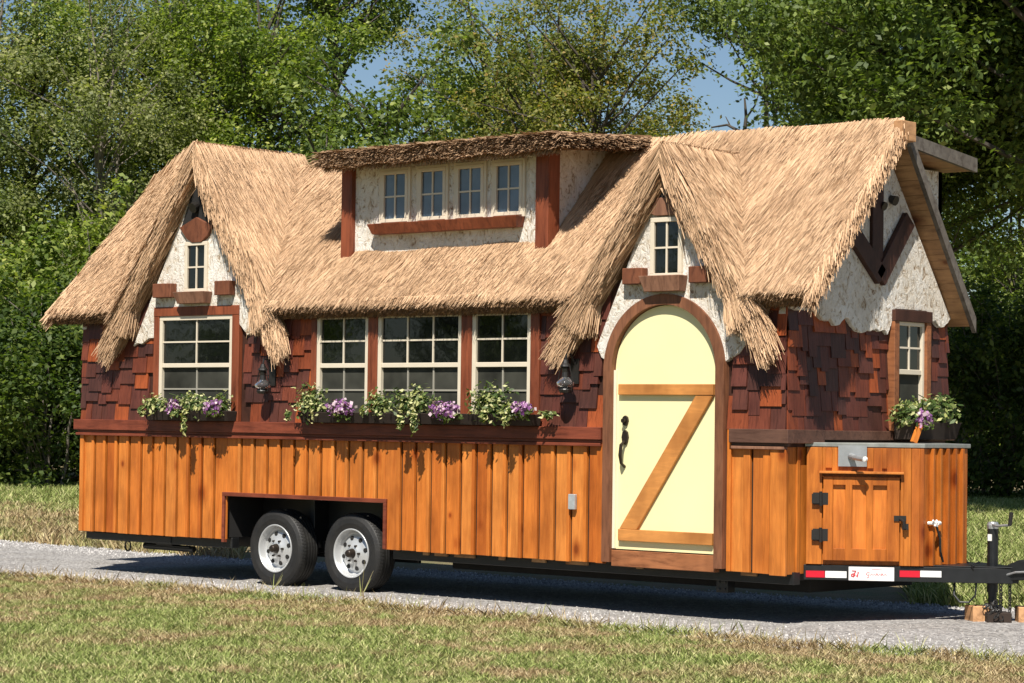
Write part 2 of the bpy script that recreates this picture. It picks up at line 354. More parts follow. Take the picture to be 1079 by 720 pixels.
# ------------------------------------------------------------------ straw
def straws(P, D, N, L, Wd, spread=0.12, lift=0.08, sink=0.012):
    n = len(P); P = np.asarray(P, float); D = np.broadcast_to(D, P.shape); N = np.broadcast_to(N, P.shape)
    S = unit(np.cross(D, N))
    D2 = unit(D+S*R_.normal(0, spread, (n, 1))+N*np.abs(R_.normal(0, lift, (n, 1))))
    ang = R_.uniform(-0.9, 0.9, (n, 1)); S2 = unit(S*np.cos(ang)+N*np.sin(ang)); 
    Ln = L*R_.uniform(0.6, 1.3, (n, 1)); W2 = Wd*R_.uniform(0.6, 1.4, (n, 1))
    b = P-N*sink; t = b+D2*Ln
    return np.stack([b-S2*W2/2, b+S2*W2/2, t+S2*W2*0.2, t-S2*W2*0.2], 1)
def inpoly(pts, poly):
    x, y = pts[:, 0], pts[:, 1]; c = np.zeros(len(pts), bool); n = len(poly)
    for i in range(n):
        x0, y0 = poly[i]; x1, y1 = poly[(i+1) % n]
        if y0 == y1: continue
        c ^= ((y0 > y) != (y1 > y)) & (x < (x1-x0)*(y-y0)/(y1-y0)+x0)
    return c
def samp(poly, dens, holes=()):
    a = np.array(poly); lo, hi = a.min(0), a.max(0)
    n = int(dens*np.prod(hi-lo)); p = R_.uniform(lo, hi, (n, 2)); k = inpoly(p, poly)
    for h in holes: k &= ~inpoly(p, h)
    return p[k]

# ================================================================== GROUND
def hgt(x, y):
    s = np.clip((np.asarray(x)-8.8)/1.3, 0, 1); s = s*s*(3-2*s)
    q = np.clip((np.asarray(y)+0.6)/1.4, 0, 1)
    return 0.055*s*q
def edge_near(x): return -1.18+0.10*np.sin(x*1.1+0.5)+0.07*np.sin(x*2.9)+0.35*np.clip((3.0-np.abs(x-3.6))/3.0, 0, 1)-0.02*(x < 0)*np.abs(x)
def edge_far(x): return 3.12+0.12*np.sin(x*0.9)+0.05*np.sin(x*3.1)
def grid_sheet(name, xs, ys, fn, mat):
    X, Y = np.meshgrid(xs, ys, indexing='ij'); P = fn(X, Y).reshape(-1, 3)
    nx, ny = len(xs), len(ys); f = [(i*ny+j, (i+1)*ny+j, (i+1)*ny+j+1, i*ny+j+1) for i in range(nx-1) for j in range(ny-1)]
    me = bpy.data.meshes.new(name); me.from_pydata(P.tolist(), [], f); me.shade_smooth(); return link(name, me, mat)
xs = np.concatenate([np.linspace(-600, -20, 12), np.linspace(-18, 30, 60), np.linspace(34, 600, 12)])
ys = np.concatenate([np.linspace(-400, -15, 10), np.linspace(-13, 12, 50), np.linspace(16, 700, 16)])
tag(grid_sheet('ground', xs, ys, lambda X, Y: np.stack([X, Y, hgt(X, Y)], -1), m_ground), kind='structure')
xs = np.linspace(-60, 45, 420)
tt = np.linspace(0, 1, 24)
tag(grid_sheet('gravel_road', xs, tt, lambda X, T: np.stack([X, edge_near(X)+(edge_far(X)-edge_near(X))*T, hgt(X, edge_near(X)+(edge_far(X)-edge_near(X))*T)+0.006+0.02*np.sin(T*PI)], -1), m_gravel), kind='structure')

def proj(P):
    d = P-CAM; Z = d@cF; return 539.5+FPX*(d@cR)/Z, 360-FPX*(d@cU)/Z
def visible(P, m=60):
    u, v = proj(P); return (u > -m) & (u < 1079+m) & (v < 720+m)
# pebbles
n = 60000
px = R_.uniform(-9, 14, n); py = edge_near(px)-0.12+(edge_far(px)-edge_near(px)+0.2)*R_.uniform(0, 1, n)**1.5
P = np.stack([px, py, hgt(px, py)+0.012], 1); k = visible(P, 80); P = P[k]
ico = np.array([(0, 0, 1), (0.9, 0, 0.1), (0, 0.9, 0), (-0.9, 0, 0.1), (0, -0.9, 0)])
fc = [(0, 1, 2), (0, 2, 3), (0, 3, 4), (0, 4, 1)]
m_ = len(P); th = R_.uniform(0, 2*PI, m_); r = R_.uniform(0.008, 0.019, m_)
Q = ico[None]*r[:, None, None]*R_.uniform(0.6, 1.25, (m_, 5, 3)); c, s_ = np.cos(th)[:, None], np.sin(th)[:, None]
Q = np.stack([Q[..., 0]*c-Q[..., 1]*s_, Q[..., 0]*s_+Q[..., 1]*c, Q[..., 2]], -1)+P[:, None, :]
me = bpy.data.meshes.new('gravel_stones')
me.vertices.add(m_*5); me.vertices.foreach_set('co', Q.reshape(-1).astype(np.float32))
idx = (np.arange(m_)[:, None, None]*5+np.array(fc)[None]).reshape(-1)
me.loops.add(m_*12); me.loops.foreach_set('vertex_index', idx.astype(np.int32))
me.polygons.add(m_*4); me.polygons.foreach_set('loop_start', np.arange(0, m_*12, 3, dtype=np.int32)); me.update(calc_edges=True)
tag(link('gravel_stones', me, m_stone), 'loose grey crushed stone covering the driveway', 'gravel', kind='stuff')

# lawn blades
def blades(P, h, wd, lean, name, mat, label, cat):
    n = len(P); th = R_.uniform(0, 2*PI, n); ph = R_.uniform(0, 2*PI, n)
    S = np.stack([np.cos(th), np.sin(th), np.zeros(n)], 1)*wd[:, None]/2
    T = np.stack([np.cos(ph), np.sin(ph), np.zeros(n)], 1)*(h*lean*R_.uniform(0.2, 1.4, n))[:, None]; T[:, 2] = h
    mid = P+T*0.55; mid[:, 2] += h*0.12
    V = np.stack([P-S, P+S, mid+S*0.8, P+T, mid-S*0.8], 1)
    return tag(quads(name, V, mat, k=5), label, cat, kind='stuff')
n = 420000
px = R_.uniform(-1, 15.5, n); py = R_.uniform(-8.5, 0, n)
k = (py < edge_near(px)+0.05*R_.normal(0, 1, n)+0.02)
P = np.stack([px, py, np.zeros(n)], 1)[k]; P = P[visible(P, 70)]
dist = np.linalg.norm(P[:, :2]-CAM[:2], axis=1)
P = P[R_.uniform(0, 1, len(P)) < 0.85]
n = len(P); h = R_.uniform(0.022, 0.06, n)*(1+0.7*(P[:, 1] > edge_near(P[:, 0])-0.22))
blades(P, h, R_.uniform(0.005, 0.011, n), 1.2, 'lawn_grass', m_blade, 'short patchy green and straw coloured grass in the foreground', 'grass')
# sprigs on gravel edge + stalks
n = 900
px = R_.uniform(-1, 12.5, n); py = edge_near(px)+np.abs(R_.normal(0, 0.12, n)); P = np.stack([px, py, np.zeros(n)], 1)
blades(P, R_.uniform(0.05, 0.17, n), R_.uniform(0.004, 0.008, n), 0.6, 'verge_grass', m_blade, 'taller grass sprigs creeping onto the gravel edge', 'grass')
# far meadow, where it shows
def wedge(u0, u1, d0, d1, n):
    u = R_.uniform(u0, u1, n); d = d0+(d1-d0)*R_.uniform(0, 1, n)**1.5
    D = cF[None]+cR[None]*((u-539.5)/FPX)[:, None]; D = D[:, :2]/np.linalg.norm(D[:, :2], axis=1)[:, None]
    P = np.stack([CAM[0]+D[:, 0]*d, CAM[1]+D[:, 1]*d, np.zeros(n)], 1)
    return P[(P[:, 1] > edge_far(P[:, 0])-0.05)]
P = np.concatenate([wedge(-70, 260, 26, 62, 60000), wedge(960, 1150, 20, 60, 60000)])
n = len(P); dist = np.linalg.norm(P[:, :2]-CAM[:2], axis=1)
P[:, 2] = hgt(P[:, 0], P[:, 1])
blades(P, R_.uniform(0.06, 0.19, n), 0.004+dist*0.0004*R_.uniform(0.7, 1.5, n), 0.9, 'meadow_grass', m_tall, 'long rough meadow grass growing behind the driveway', 'grass')

# ================================================================== TINY HOUSE ON TRAILER
L, W, ZB, ZT = 9.12, 2.5, 0.45, 1.64
H = empty('house_on_trailer', (4.56, 1.25, 0), True)
tag(H, 'thatched storybook cottage on a two axle trailer with orange plank skirt and arched yellow door', 'tiny house')
SL = 1.075
def zr(y): return 2.98+SL*y

# --- cores
b = MB()
b.box(0.02, L-0.02, 0.02, W-0.02, 0.98, 2.6)
b.box(0.02, 2.27, 0.02, W-0.02, ZB+0.02, 0.98); b.box(4.57, L-0.02, 0.02, W-0.02, ZB+0.02, 0.98)
b.box(2.27, 4.57, 0.55, W-0.5, ZB+0.02, 0.98)
b.build('wall_frame', m_dark, H)
# gable ends
g = MB(); g.prism([(-0.03, 2.6), (0.0, 2.8), (1.15, 4.0), (1.4, 4.02), (2.40, 2.7), (2.40, 2.6)], lambda a, c, d: (d, a, c), L-0.06, L); g.build('gable_wall', m_stucco, H); g = MB(); g.prism([(-0.03, 2.6), (0.0, 2.8), (1.15, 4.0), (1.4, 4.02), (2.40, 2.7), (2.40, 2.6)], lambda a, c, d: (d, a, c), 0, 0.06)
g.build('gable_wall', m_stucco, H)

# --- board and batten skirt
def board_batten(mb, x0, x1, z0, z1, place, pitch=0.19, bw=0.036, bt=0.012, first=None):
    """place(a,d,z): a along the wall, d outward"""
    def bx(a0, a1, d0, d1, q0, q1):
        p = [place(a0, d0, q0), place(a1, d0, q0), place(a1, d1, q0), place(a0, d1, q0)]
        mb.hexa(p+[(q[0], q[1], q1) for q in p])
    a = x0; 
    while a < x1-1e-4:
        e = min(a+pitch, x1)
        if x1-e < 0.05: e = x1
        jz = random.uniform(-0.004, 0.004)
        bx(a+(bw/2+0.022 if a > x0 else 0), e-0.001, 0, 0.024+random.uniform(-0.002, 0.003), z0+jz, z1)
        if e < x1-0.02: bx(e-bw/2, e+bw/2, 0.004, 0.027+bt, z0+jz, z1)
        a = e
side = lambda a, d, z: (a, -d+0.02, z)
s = MB()
board_batten(s, 0.0, 2.30, ZB, 1.48, side)
board_batten(s, 2.30, 4.52, 0.925, 1.48, side)
board_batten(s, 4.52, 7.22, ZB, 1.48, side)
s.box(-0.006, 0.05, -0.03, 0.03, ZB, 1.48); s.box(7.13, 7.215, -0.028, 0.015, ZB, 1.55)
s.build('plank_skirt', m_orange, H, bevel=0.003)
s = MB()
board_batten(s, 8.54, L+0.0, ZB, 1.48, side, pitch=0.2, bw=0.07); s.box(8.545, 8.585, -0.03, 0.015, ZB, 1.66)
s.box(L-0.13, L+0.028, -0.036, -0.004, ZB-0.012, 1.48)
s.build('plank_skirt', m_orange, H, bevel=0.003)
s = MB(); endp = lambda a, d, z: (L+d-0.02, a, z)
board_batten(s, 0.0, W, ZB, 1.5, endp, pitch=0.17, bw=0.045)
s.build('end_skirt', m_orange_dark, H, bevel=0.003)
s = MB(); board_batten(s, 0.0, W, ZB, 1.5, lambda a, d, z: (0.02-d, a, z), pitch=0.19)
s.build('end_skirt', m_orange_dark, H, bevel=0.003)
# wheel opening trim
t = MB(); t.box(2.26, 4.56, -0.03, 0.02, 0.89, 0.93); t.box(2.26, 2.295, -0.03, 0.02, 0.425, 0.89); t.box(4.525, 4.56, -0.03, 0.02, 0.455, 0.89)
t.build('wheel_arch_trim', m_red, H, bevel=0.003)
# belt boards
t = MB(); t.box(-0.07, 7.205, -0.072, 0.0, 1.53, ZT); t.box(-0.03, 7.195, -0.045, 0.0, 1.50, 1.53); t.box(-0.05, 7.19, -0.058, 0.0, 1.472, 1.50)
t.box(-0.07, 0.0, 0.0, W, 1.53, ZT)
t.build('belt_board', m_red, H, bevel=0.004)
t = MB(); t.box(8.59, L+0.072, -0.072, 0.0, 1.53, ZT+0.005); t.box(L, L+0.072, 0.0, 0.47, 1.53, ZT+0.005); t.box(L, L+0.06, 0.47, W+0.06, 1.56, ZT)
t.box(8.60, L+0.05, -0.045, 0.0, 1.505, 1.53)
t.build('belt_board', m_band_dark, H, bevel=0.004)
t = MB(); t.box(8.60, L+0.02, -0.055, 0.0, 1.478, 1.502); t.build('belt_molding', m_weather, H, bevel=0.003)

# --- shingles
def shingles(name, a0, a1, z0, z1, place, holes, parent=H, mat=m_shingle):
    mb = MB(); row = 0.165; z = z0; i = 0
    while z < z1:
        a = a0+random.uniform(-0.05, 0)
        while a < a1:
            w_ = random.choice([0.09, 0.12, 0.13, 0.16, 0.2, 0.22]); e = min(a+w_, a1)
            st = random.choice([0, 0, 0.03, 0.05, -0.03, -0.045]); zb = z+st if z > z0 else z
            zt = z+row*1.7; s0 = max(a, a0)
            ok = e-s0 > 0.02 and zt < z1+0.2
            c0, c1 = (s0+e)/2, z+row/2
            for h in holes:
                if h(s0, e, zb, z+row): ok = False
            if ok:
                th = random.uniform(0.026, 0.042); e2 = e-0.004
                zt2 = min(zt, z1)
                p = [place(s0, 0, zb), place(e2, 0, zb), place(e2, th, zb), place(s0, th, zb)]
                q = [place(s0, 0, zt2), place(e2, 0, zt2), place(e2, 0.007, zt2), place(s0, 0.007, zt2)]
                mb.hexa(p+q)
            a = e
        z += row; i += 1
    return mb.build(name, mat, parent)
def rect(x0, x1, z0, z1): return lambda a, e, b, t: e > x0 and a < x1 and t > z0 and b < z1
def arch(a, e, b, t):
    c = (a+e)/2
    if abs(c-7.88) < 0.62: return (b+t)/2 < 2.14+math.sqrt(max(0, 0.62**2-(c-7.88)**2))
    return False
front = lambda a, d, z: (a, -d, z)
holes = [rect(1.24, 2.5, 0, 9), rect(3.56, 6.46, 0, 9), arch, rect(7.24, 8.52, 0, 2.2)]
bk = MB(); bk.box(0, L, 0.0, 0.02, 1.5, 2.9); bk.box(L-0.02, L, 0.02, W, 1.5, 2.6); bk.build('shingle_backing', m_vbrace, H)
for a_, c_ in ((0.0, 1.25), (2.47, 3.57), (6.44, 7.26), (8.50, L+0.015)): shingles('shingle_wall', a_, c_, ZT, 2.86, front, [rect(1.24, 2.5, 0, 9) if a_ < 6 else rect(3, 3, 0, 9), arch, rect(7.24, 8.52, 0, 2.2)])
endw = lambda a, d, z: (L+d, a, z)
shingles('end_shingle_wall', 0.0, 1.52, ZT, 2.64, endw, []); shingles('end_shingle_wall', 2.09, W, ZT, 2.64, endw, [])
shingles('rear_shingle_wall', 0.0, W, ZT, 2.86, lambda a, d, z: (-d, a, z), [])

# --- stucco infill (wavy lower edges)
def wavy(pts, amp, step):
    out = []
    for (x0, z0), (x1, z1) in zip(pts[:-1], pts[1:]):
        n = max(1, int(math.hypot(x1-x0, z1-z0)/step))
        for i in range(n):
            t = i/n; out.append((x0+(x1-x0)*t, z0+(z1-z0)*t+random.uniform(-amp, amp)))
    out.append(pts[-1]); return out
fy = lambda a, c, d: (a, d, c)
low = wavy([(0.86, 2.42), (1.0, 2.44), (1.12, 2.50), (1.25, 2.46)], 0.012, 0.05)
MB().prism(low+[(1.25, 2.80), (2.49, 2.80), (2.49, 2.62), (2.62, 2.5), (2.75, 2.56), (2.9, 2.72), (1.86, 4.2)], fy, -0.048, 0.02).build('stucco_gable', m_stucco, H, bevel=0.006)
arc = [(7.88+0.64*math.cos(a), 2.14+0.645*math.sin(a)) for a in np.linspace(PI-0.25, 0.25, 22)]
MB().prism([(7.13, 2.35), (7.18, 2.25), (7.24, 2.22)]+arc+[(8.52, 2.2), (8.6, 2.24), (8.68, 2.28), (8.74, 2.36), (7.88, 3.95)], fy, -0.046, 0.02).build('stucco_gable', m_stucco, H, bevel=0.006)
# end gable skirt of scalloped daub
pts = []; y = -0.02
zz = [2.66, 2.72, 2.60, 2.56, 2.62, 2.55, 2.50, 2.56, 2.50, 2.62, 2.66, 2.66, 2.6, 2.68]
yy = [0.0, 0.3, 0.45, 0.62, 0.78, 0.92, 1.1, 1.25, 1.44, 1.5, 1.8, 2.12, 2.3, 2.5]
sc_pts = []
for (y0, z0), (y1, z1) in zip(list(zip(yy, zz))[:-1], list(zip(yy, zz))[1:]):
    nn = 6
    for i in range(nn):
        t = i/nn; sc_pts.append((y0+(y1-y0)*t, z0+(z1-z0)*t-0.045*abs(math.sin((y0+(y1-y0)*t)*PI*3.6))+random.uniform(-0.008, 0.008)))
sc_pts.append((2.5, 2.64))
sc_pts = [(a, c if not 1.52 < a < 2.1 else 2.705) for a, c in sc_pts]
MB().prism(sc_pts+[(2.44, 2.70), (1.42, 4.05), (1.2, 4.05), (-0.02, 2.92)], lambda a, c, d: (L+d, a, c), 0.0, 0.062).build('stucco_gable', m_stucco, H, bevel=0.008)
t = MB(); X = L+0.075
def yz(p0, p1, w_):
    t.beam((X+0.012, p0[0], p0[1]), (X+0.012, p1[0], p1[1]), w_, 0.05, up=(1, 0, 0))
yz((1.27, 2.97), (0.84, 3.32), 0.17); yz((1.25, 2.95), (1.72, 3.50), 0.17)
t.box(X-0.012, X+0.0355, 1.19, 1.33, 2.93, 3.10); t.beam((X-0.004, 1.22, 2.98), (X-0.004, 1.22, 4.0), 0.17, 0.05, up=(1, 0, 0)); t.build('gable_brace', m_vbrace, H, bevel=0.004)
t = MB(); t.tube([(L+0.06, 1.46, 3.66), (L+0.12, 1.46, 3.64)], [0.035, 0.045], 10); t.build('flood_light', m_blackiron, H); t = MB(); t.tube([(L+0.06, 1.3, 3.6), (L+0.11, 1.3, 3.58)], [0.035, 0.04], 10); t.build('flood_light', m_blackiron, H)

# --- windows
def window(x0, x1, z0, z1, cols, y=0.0, rows=2, single=False, trim=None, glass=m_glass, place=front, fw=0.045, name='window', mun=0.016, dpt=0.045, nolow=False):
    def bx(mb, a0, a1, d0, d1, q0, q1):
        p = [place(a0, d0-y, q0), place(a1, d0-y, q0), place(a1, d1-y, q0), place(a0, d1-y, q0)]
        mb.hexa(p+[(r[0], r[1], q1) for r in p])
    f = MB()
    bx(f, x0, x1, 0, dpt, z1-fw, z1); bx(f, x0, x1, 0, dpt, z0, z0+fw); bx(f, x0, x0+fw, 0, dpt, z0+fw, z1-fw); bx(f, x1-fw, x1, 0, dpt, z0+fw, z1-fw)
    wo = f.build(name, m_cream, H, bevel=0.003)
    zm = (z0+z1)/2 if not single else None
    if single: spans = [(z0+fw, z1-fw, 0.006)]
    else: spans = [(zm+0.02, z1-fw, 0.018), (z0+fw, zm-0.02, 0.006)]
    for i, (a, c, d) in enumerate(spans):
        g = MB(); bx(g, x0+fw, x1-fw, 0, d, a, c); g.build('pane' if i == 0 else 'screen', glass if i == 0 else m_screen, wo)
        mu = MB(); cw = (x1-x0-2*fw)/cols
        for k in range(1, cols): bx(mu, x0+fw+cw*k-mun/2, x0+fw+cw*k+mun/2, d, d+0.012, a, c)
        for k in range(1, rows): zq = a+(c-a)*k/rows; bx(mu, x0+fw, x1-fw, d, d+0.0115, zq-mun/2, zq+mun/2)
        if i == 0 or not nolow: mu.build('muntin', m_cream if i == 0 else m_muntin_dull, wo)
    if not single:
        r = MB(); bx(r, x0+fw, x1-fw, 0.0, dpt-0.006, zm-0.022, zm+0.022); r.build('meeting_rail', m_cream, wo, bevel=0.003)
    return wo
ZW0 = 1.70
window(1.275, 2.395, ZW0, 2.715, 2)
window(3.61, 4.315, ZW0, 2.69, 2); window(4.44, 5.52, ZW0, 2.69, 3); window(5.65, 6.365, ZW0, 2.69, 2)
t = MB(); t.box(1.195, 1.275, -0.055, 0.0, ZT, 2.715); t.box(2.395, 2.50, -0.055, 0.0, ZT, 2.715); t.box(1.195, 2.50, -0.058, 0.0, 2.715, 2.81); t.box(1.275, 2.395, -0.05, 0, ZT, ZW0)
t.build('window_trim', m_redv, H, bevel=0.004)
t = MB()
for a, c in ((3.54, 3.61), (4.315, 4.44), (5.52, 5.65), (6.365, 6.47)): t.box(a, c, -0.055, 0.0, ZT, 2.75)
for a, c in ((3.61, 4.315), (4.44, 5.52), (5.65, 6.365)): t.box(a, c, -0.05, 0, ZT, ZW0); t.box(a, c, -0.05, 0, 2.69, 2.76)
t.build('window_trim', m_redv, H, bevel=0.004)
window(1.68, 2.02, 2.95, 3.47, 2, y=-0.045, single=True, fw=0.04, dpt=0.03)
window(7.735, 8.075, 2.93, 3.45, 2, y=-0.045, single=True, fw=0.04, dpt=0.03)
DY = 0.30
for a in (4.145, 4.64, 5.125, 5.605): window(a, a+0.35, 3.585, 4.085, 2, y=DY-0.0, single=True, glass=m_glass_up, fw=0.035, dpt=0.03)
# end window
window(1.585, 2.03, 1.72, 2.60, 2, place=endw, y=-0.02, fw=0.035, nolow=True)
t = MB(); t.box(L, L+0.09, 1.505, 1.583, ZT, 2.69); t.box(L, L+0.09, 2.032, 2.105, ZT, 2.69); t.build('end_window_trim', m_thresh, H, bevel=0.004)
t = MB(); t.box(L, L+0.10, 1.50, 2.11, 2.60, 2.70); t.build('end_window_trim', m_vbrace, H, bevel=0.004)

MB().prism([(1.6, 3.62), (2.12, 3.62), (1.86, 4.2)], fy, -0.056, -0.049).build('apex_shade_sheet', m_dark, H)  # dark sheets on the stucco paint the shade under both gable peaks
MB().prism([(7.66, 3.52), (8.1, 3.52), (7.88, 3.95)], fy, -0.056, -0.047).build('apex_shade_sheet', m_dark, H)
# little troughs and bracket blocks
def trough(x0, x1, z0, z1, dep, mat, y0=-0.05, name='sill_trough', slant=0.04):
    MB().hexa([(x0+slant, y0, z0), (x1-slant*0.6, y0, z0), (x1-slant*0.6, y0-dep*0.75, z0), (x0+slant, y0-dep*0.75, z0),
               (x0, y0, z1), (x1, y0, z1), (x1, y0-dep, z1), (x0, y0-dep, z1)]).build(name, mat, H, bevel=0.004)
trough(1.62, 2.09, 2.835, 2.955, 0.13, m_weather)
trough(7.69, 8.13, 2.81, 2.945, 0.13, m_weather)
trough(4.06, 5.98, 3.47, 3.57, 0.14, m_redv, y0=DY)
for (a, c, q0, q1) in ((1.255, 1.54, 2.905, 3.05), (2.205, 2.43, 2.91, 3.055), (7.475, 7.695, 2.88, 3.02), (8.195, 8.38, 2.875, 3.015)):
    MB().box(a, c, -0.135, -0.045, q0, q1).build('corbel', m_brown, H, bevel=0.006)
MB().prism([(1.60, 3.62), (1.72, 3.50), (1.80, 3.46), (1.94, 3.46), (2.03, 3.52), (2.10, 3.62), (1.86, 3.72)], fy, -0.085, -0.045).build('apex_board', m_brown, H, bevel=0.004)
MB().prism([(7.70, 3.50), (7.8, 3.465), (8.0, 3.465), (8.08, 3.50), (8.04, 3.58), (7.95, 3.62), (7.8, 3.62)], fy, -0.085, -0.045).build('apex_board', m_weather, H, bevel=0.004)
t = MB(); t.tube([(1.84, -0.06, 3.84), (1.84, -0.12, 3.81)], [0.045, 0.055], 12); t.build('flood_light', m_blackiron, H)

# --- dormer
d = MB(); d.prism([(DY, zr(DY)-0.1), (DY, 4.15), (1.25, 4.30), (1.25, zr(1.25)-0.1)], lambda a, c, x: (x, a, c), 3.76, 6.27)
d.build('dormer_wall', m_stucco, H)
t = MB(); t.box(3.625, 3.77, DY-0.055, DY+0.06, 3.10, 4.14); t.build('dormer_post', m_redv, H, bevel=0.004)
t = MB(); t.box(6.145, 6.30, DY-0.055, DY+0.11, 3.10, 4.14); t.build('dormer_post', m_redv, H, bevel=0.004)
# casing of clerestory windows
for a in (4.145, 4.64, 5.125, 5.605):
    t = MB(); t.box(a-0.03, a, DY-0.022, DY, 3.57, 4.11); t.box(a+0.35, a+0.38, DY-0.022, DY, 3.57, 4.11); t.box(a, a+0.35, DY-0.022, DY, 4.085, 4.11)
    t.build('window_casing', m_cream, H)

# --- roof
roof = MB(); th = 0.10
def slab(mb, poly, thick):   # poly in (x,y) on the near slope
    nrm = Vector((0, -SL, 1)).normalized(); e = 1
    b0 = len(mb.v); n = len(poly)
    top = [(x, y, zr(y)) for x, y in poly]; bot = [(x, y+nrm.y*-thick*1.0, zr(y)-nrm.z*thick) for x, y in poly]
    mb.v += top+bot; mb.f += [tuple(range(b0, b0+n)), tuple(range(b0+2*n-1, b0+n-1, -1))]
    for i in range(n): j = (i+1) % n; mb.f.append((b0+i, b0+n+i, b0+n+j, b0+j))
YE = -0.20
near_poly = [(-0.35, YE), (0.58, YE), (1.86, 1.24), (3.12, YE), (6.90, YE), (7.88, 1.0), (8.86, YE), (9.45, YE), (9.45, 1.25), (-0.35, 1.25)]
# far slope sheathing
nf = lambda y: min(4.30, 3.84-1.42*(y-1.74))
def fars(mb, x0, x1, ya, yb, o0, o1):
    ys_ = [ya]+([1.416] if ya < 1.416 < yb else [])+[yb]
    for p_, q_ in zip(ys_[:-1], ys_[1:]):
        mb.hexa([(x0, p_, nf(p_)+o0), (x1, p_, nf(p_)+o0), (x1, q_, nf(q_)+o0), (x0, q_, nf(q_)+o0), (x0, p_, nf(p_)+o1), (x1, p_, nf(p_)+o1), (x1, q_, nf(q_)+o1), (x0, q_, nf(q_)+o1)])
fars(roof, -0.33, 9.345, 1.252, 2.54, -0.12, -0.02)
RO = roof.build('roof', m_greywood, H)
RO.location = (-4.56, -1.25, 0)
bed = MB(); slab(bed, near_poly, 0.16); bed.build('thatch_bed', m_thatch_e, RO)
# pine soffit boards of the far gable overhang
t = MB(); y = 1.30
while y < 2.53:
    y2 = min(y+0.088, 2.54); z0_, z1_ = nf(y)-0.125, nf(y2-0.005)-0.125
    t.hexa([(L, y, z0_-0.012), (9.345, y, z0_-0.012), (9.345, y2-0.005, z1_-0.012), (L, y2-0.005, z1_-0.012), (L, y, z0_), (9.345, y, z0_), (9.345, y2-0.005, z1_), (L, y2-0.005, z1_)])
    y = y2
t.build('soffit_boards', m_soffit, RO)
t = MB(); fars(t, 9.347, 9.39, 1.30, 2.565, -0.14, -0.005)
t.build('barge_board', m_greywood, RO)
MB().box(9.40, 9.485, 1.16, 1.385, 4.13, 4.30).build('ridge_beam', m_bare, RO, bevel=0.004)
# under-slope boards near side
t = MB(); t.hexa([(L, -0.1, zr(-0.1)-0.17), (9.41, -0.1, zr(-0.1)-0.17), (9.41, 1.22, zr(1.22)-0.17), (L, 1.22, zr(1.22)-0.17), (L, -0.1, zr(-0.1)-0.15), (9.41, -0.1, zr(-0.1)-0.15), (9.41, 1.22, zr(1.22)-0.15), (L, 1.22, zr(1.22)-0.15)])
t.build('soffit_boards', m_soffit, RO)
# rear dormer
t = MB(); t.box(L-0.1, L-0.02, 1.6, 2.44, 2.7, 3.98); t.box(5.2, L-0.02, 2.38, 2.44, 2.7, 3.98); t.build('rear_dormer_wall', m_stucco, H)
t = MB(); t.hexa([(5.1, 1.30, 4.13), (9.345, 1.30, 4.13), (9.345, 2.55, 3.985), (5.1, 2.55, 3.985), (5.1, 1.30, 4.15), (9.345, 1.30, 4.15), (9.345, 2.55, 4.005), (5.1, 2.55, 4.005)]); 
t.build('rear_dormer_soffit', m_soffit, RO)
t = MB(); t.hexa([(5.1, 1.30, 4.152), (9.345, 1.30, 4.152), (9.345, 2.55, 4.007), (5.1, 2.55, 4.007), (5.1, 1.30, 4.22), (9.345, 1.30, 4.22), (9.345, 2.55, 4.09), (5.1, 2.55, 4.09)])
t.hexa([(9.347, 1.42, 4.11), (9.385, 1.42, 4.11), (9.385, 2.575, 3.975), (9.347, 2.575, 3.975), (9.347, 1.42, 4.22), (9.385, 1.42, 4.22), (9.385, 2.575, 4.10), (9.347, 2.575, 4.10)])
t.build('rear_dormer_roof', m_greywood, RO)

# --- cross gables (thick thatch chevrons)
def chevron(cx, za, run, ztip, yf, yb, thick=0.2):
    k = (za-ztip)/run; c = math.cos(math.atan(k)); vt = thick/c
    ox = thick*math.sin(math.atan(k))*0.9; oz = -0.02
    poly = [(cx, za), (cx+run, ztip), (cx+run-0.2, ztip-0.10), (cx, za-vt), (cx-run+0.2, ztip-0.10), (cx-run, ztip)]
    return MB().prism(poly, fy, yf, yb), k
c1, k1 = chevron(1.86, 4.47, 1.36, 2.50, -0.10, 1.42)
c2, k2 = chevron(7.88, 4.08, 1.16, 2.46, -0.10, 1.02)
G1 = c1.build('gable_roof', m_thatch_e, RO); G2 = c2.build('gable_roof', m_thatch_e, RO)
# dormer roof slab
t = MB(); t.hexa([(3.58, 0.03, 4.15), (6.58, 0.03, 4.15), (6.66, 1.25, 4.24), (3.58, 1.25, 4.24), (3.58, 0.03, 4.27), (6.58, 0.03, 4.27), (6.66, 1.3, 4.37), (3.58, 1.3, 4.37)])
G3 = t.build('dormer_roof', m_thatch_e, RO)

# --- straw layers
e_dn = np.array([0, -1, -SL])/math.hypot(1, SL); n_up = np.array([0, -SL, 1])/math.hypot(1, SL)
out = []
p = samp(near_poly, 11500, holes=[[(3.8, 0.4), (6.2, 0.4), (6.2, 1.25), (3.8, 1.25)]])
P = np.stack([p[:, 0], p[:, 1], zr(p[:, 1])+0.012], 1)
und = 0.012+0.008*np.sin(p[:, 0]*2.3+p[:, 1]*3)+0.006*np.sin(p[:, 0]*7.1-p[:, 1]*5); P += n_up*und[:, None]
P -= e_dn*0.1; P = P[P[:, 1] < 1.255]
keep = ~((p[:, 1] < YE+0.12) & False)
L_ = np.minimum(0.2, 0.28+0*p[:, 0])
out.append(straws(P, unit(e_dn+np.array([-0.10, 0, 0])), n_up, 0.16, 0.0072, 0.10, 0.045))
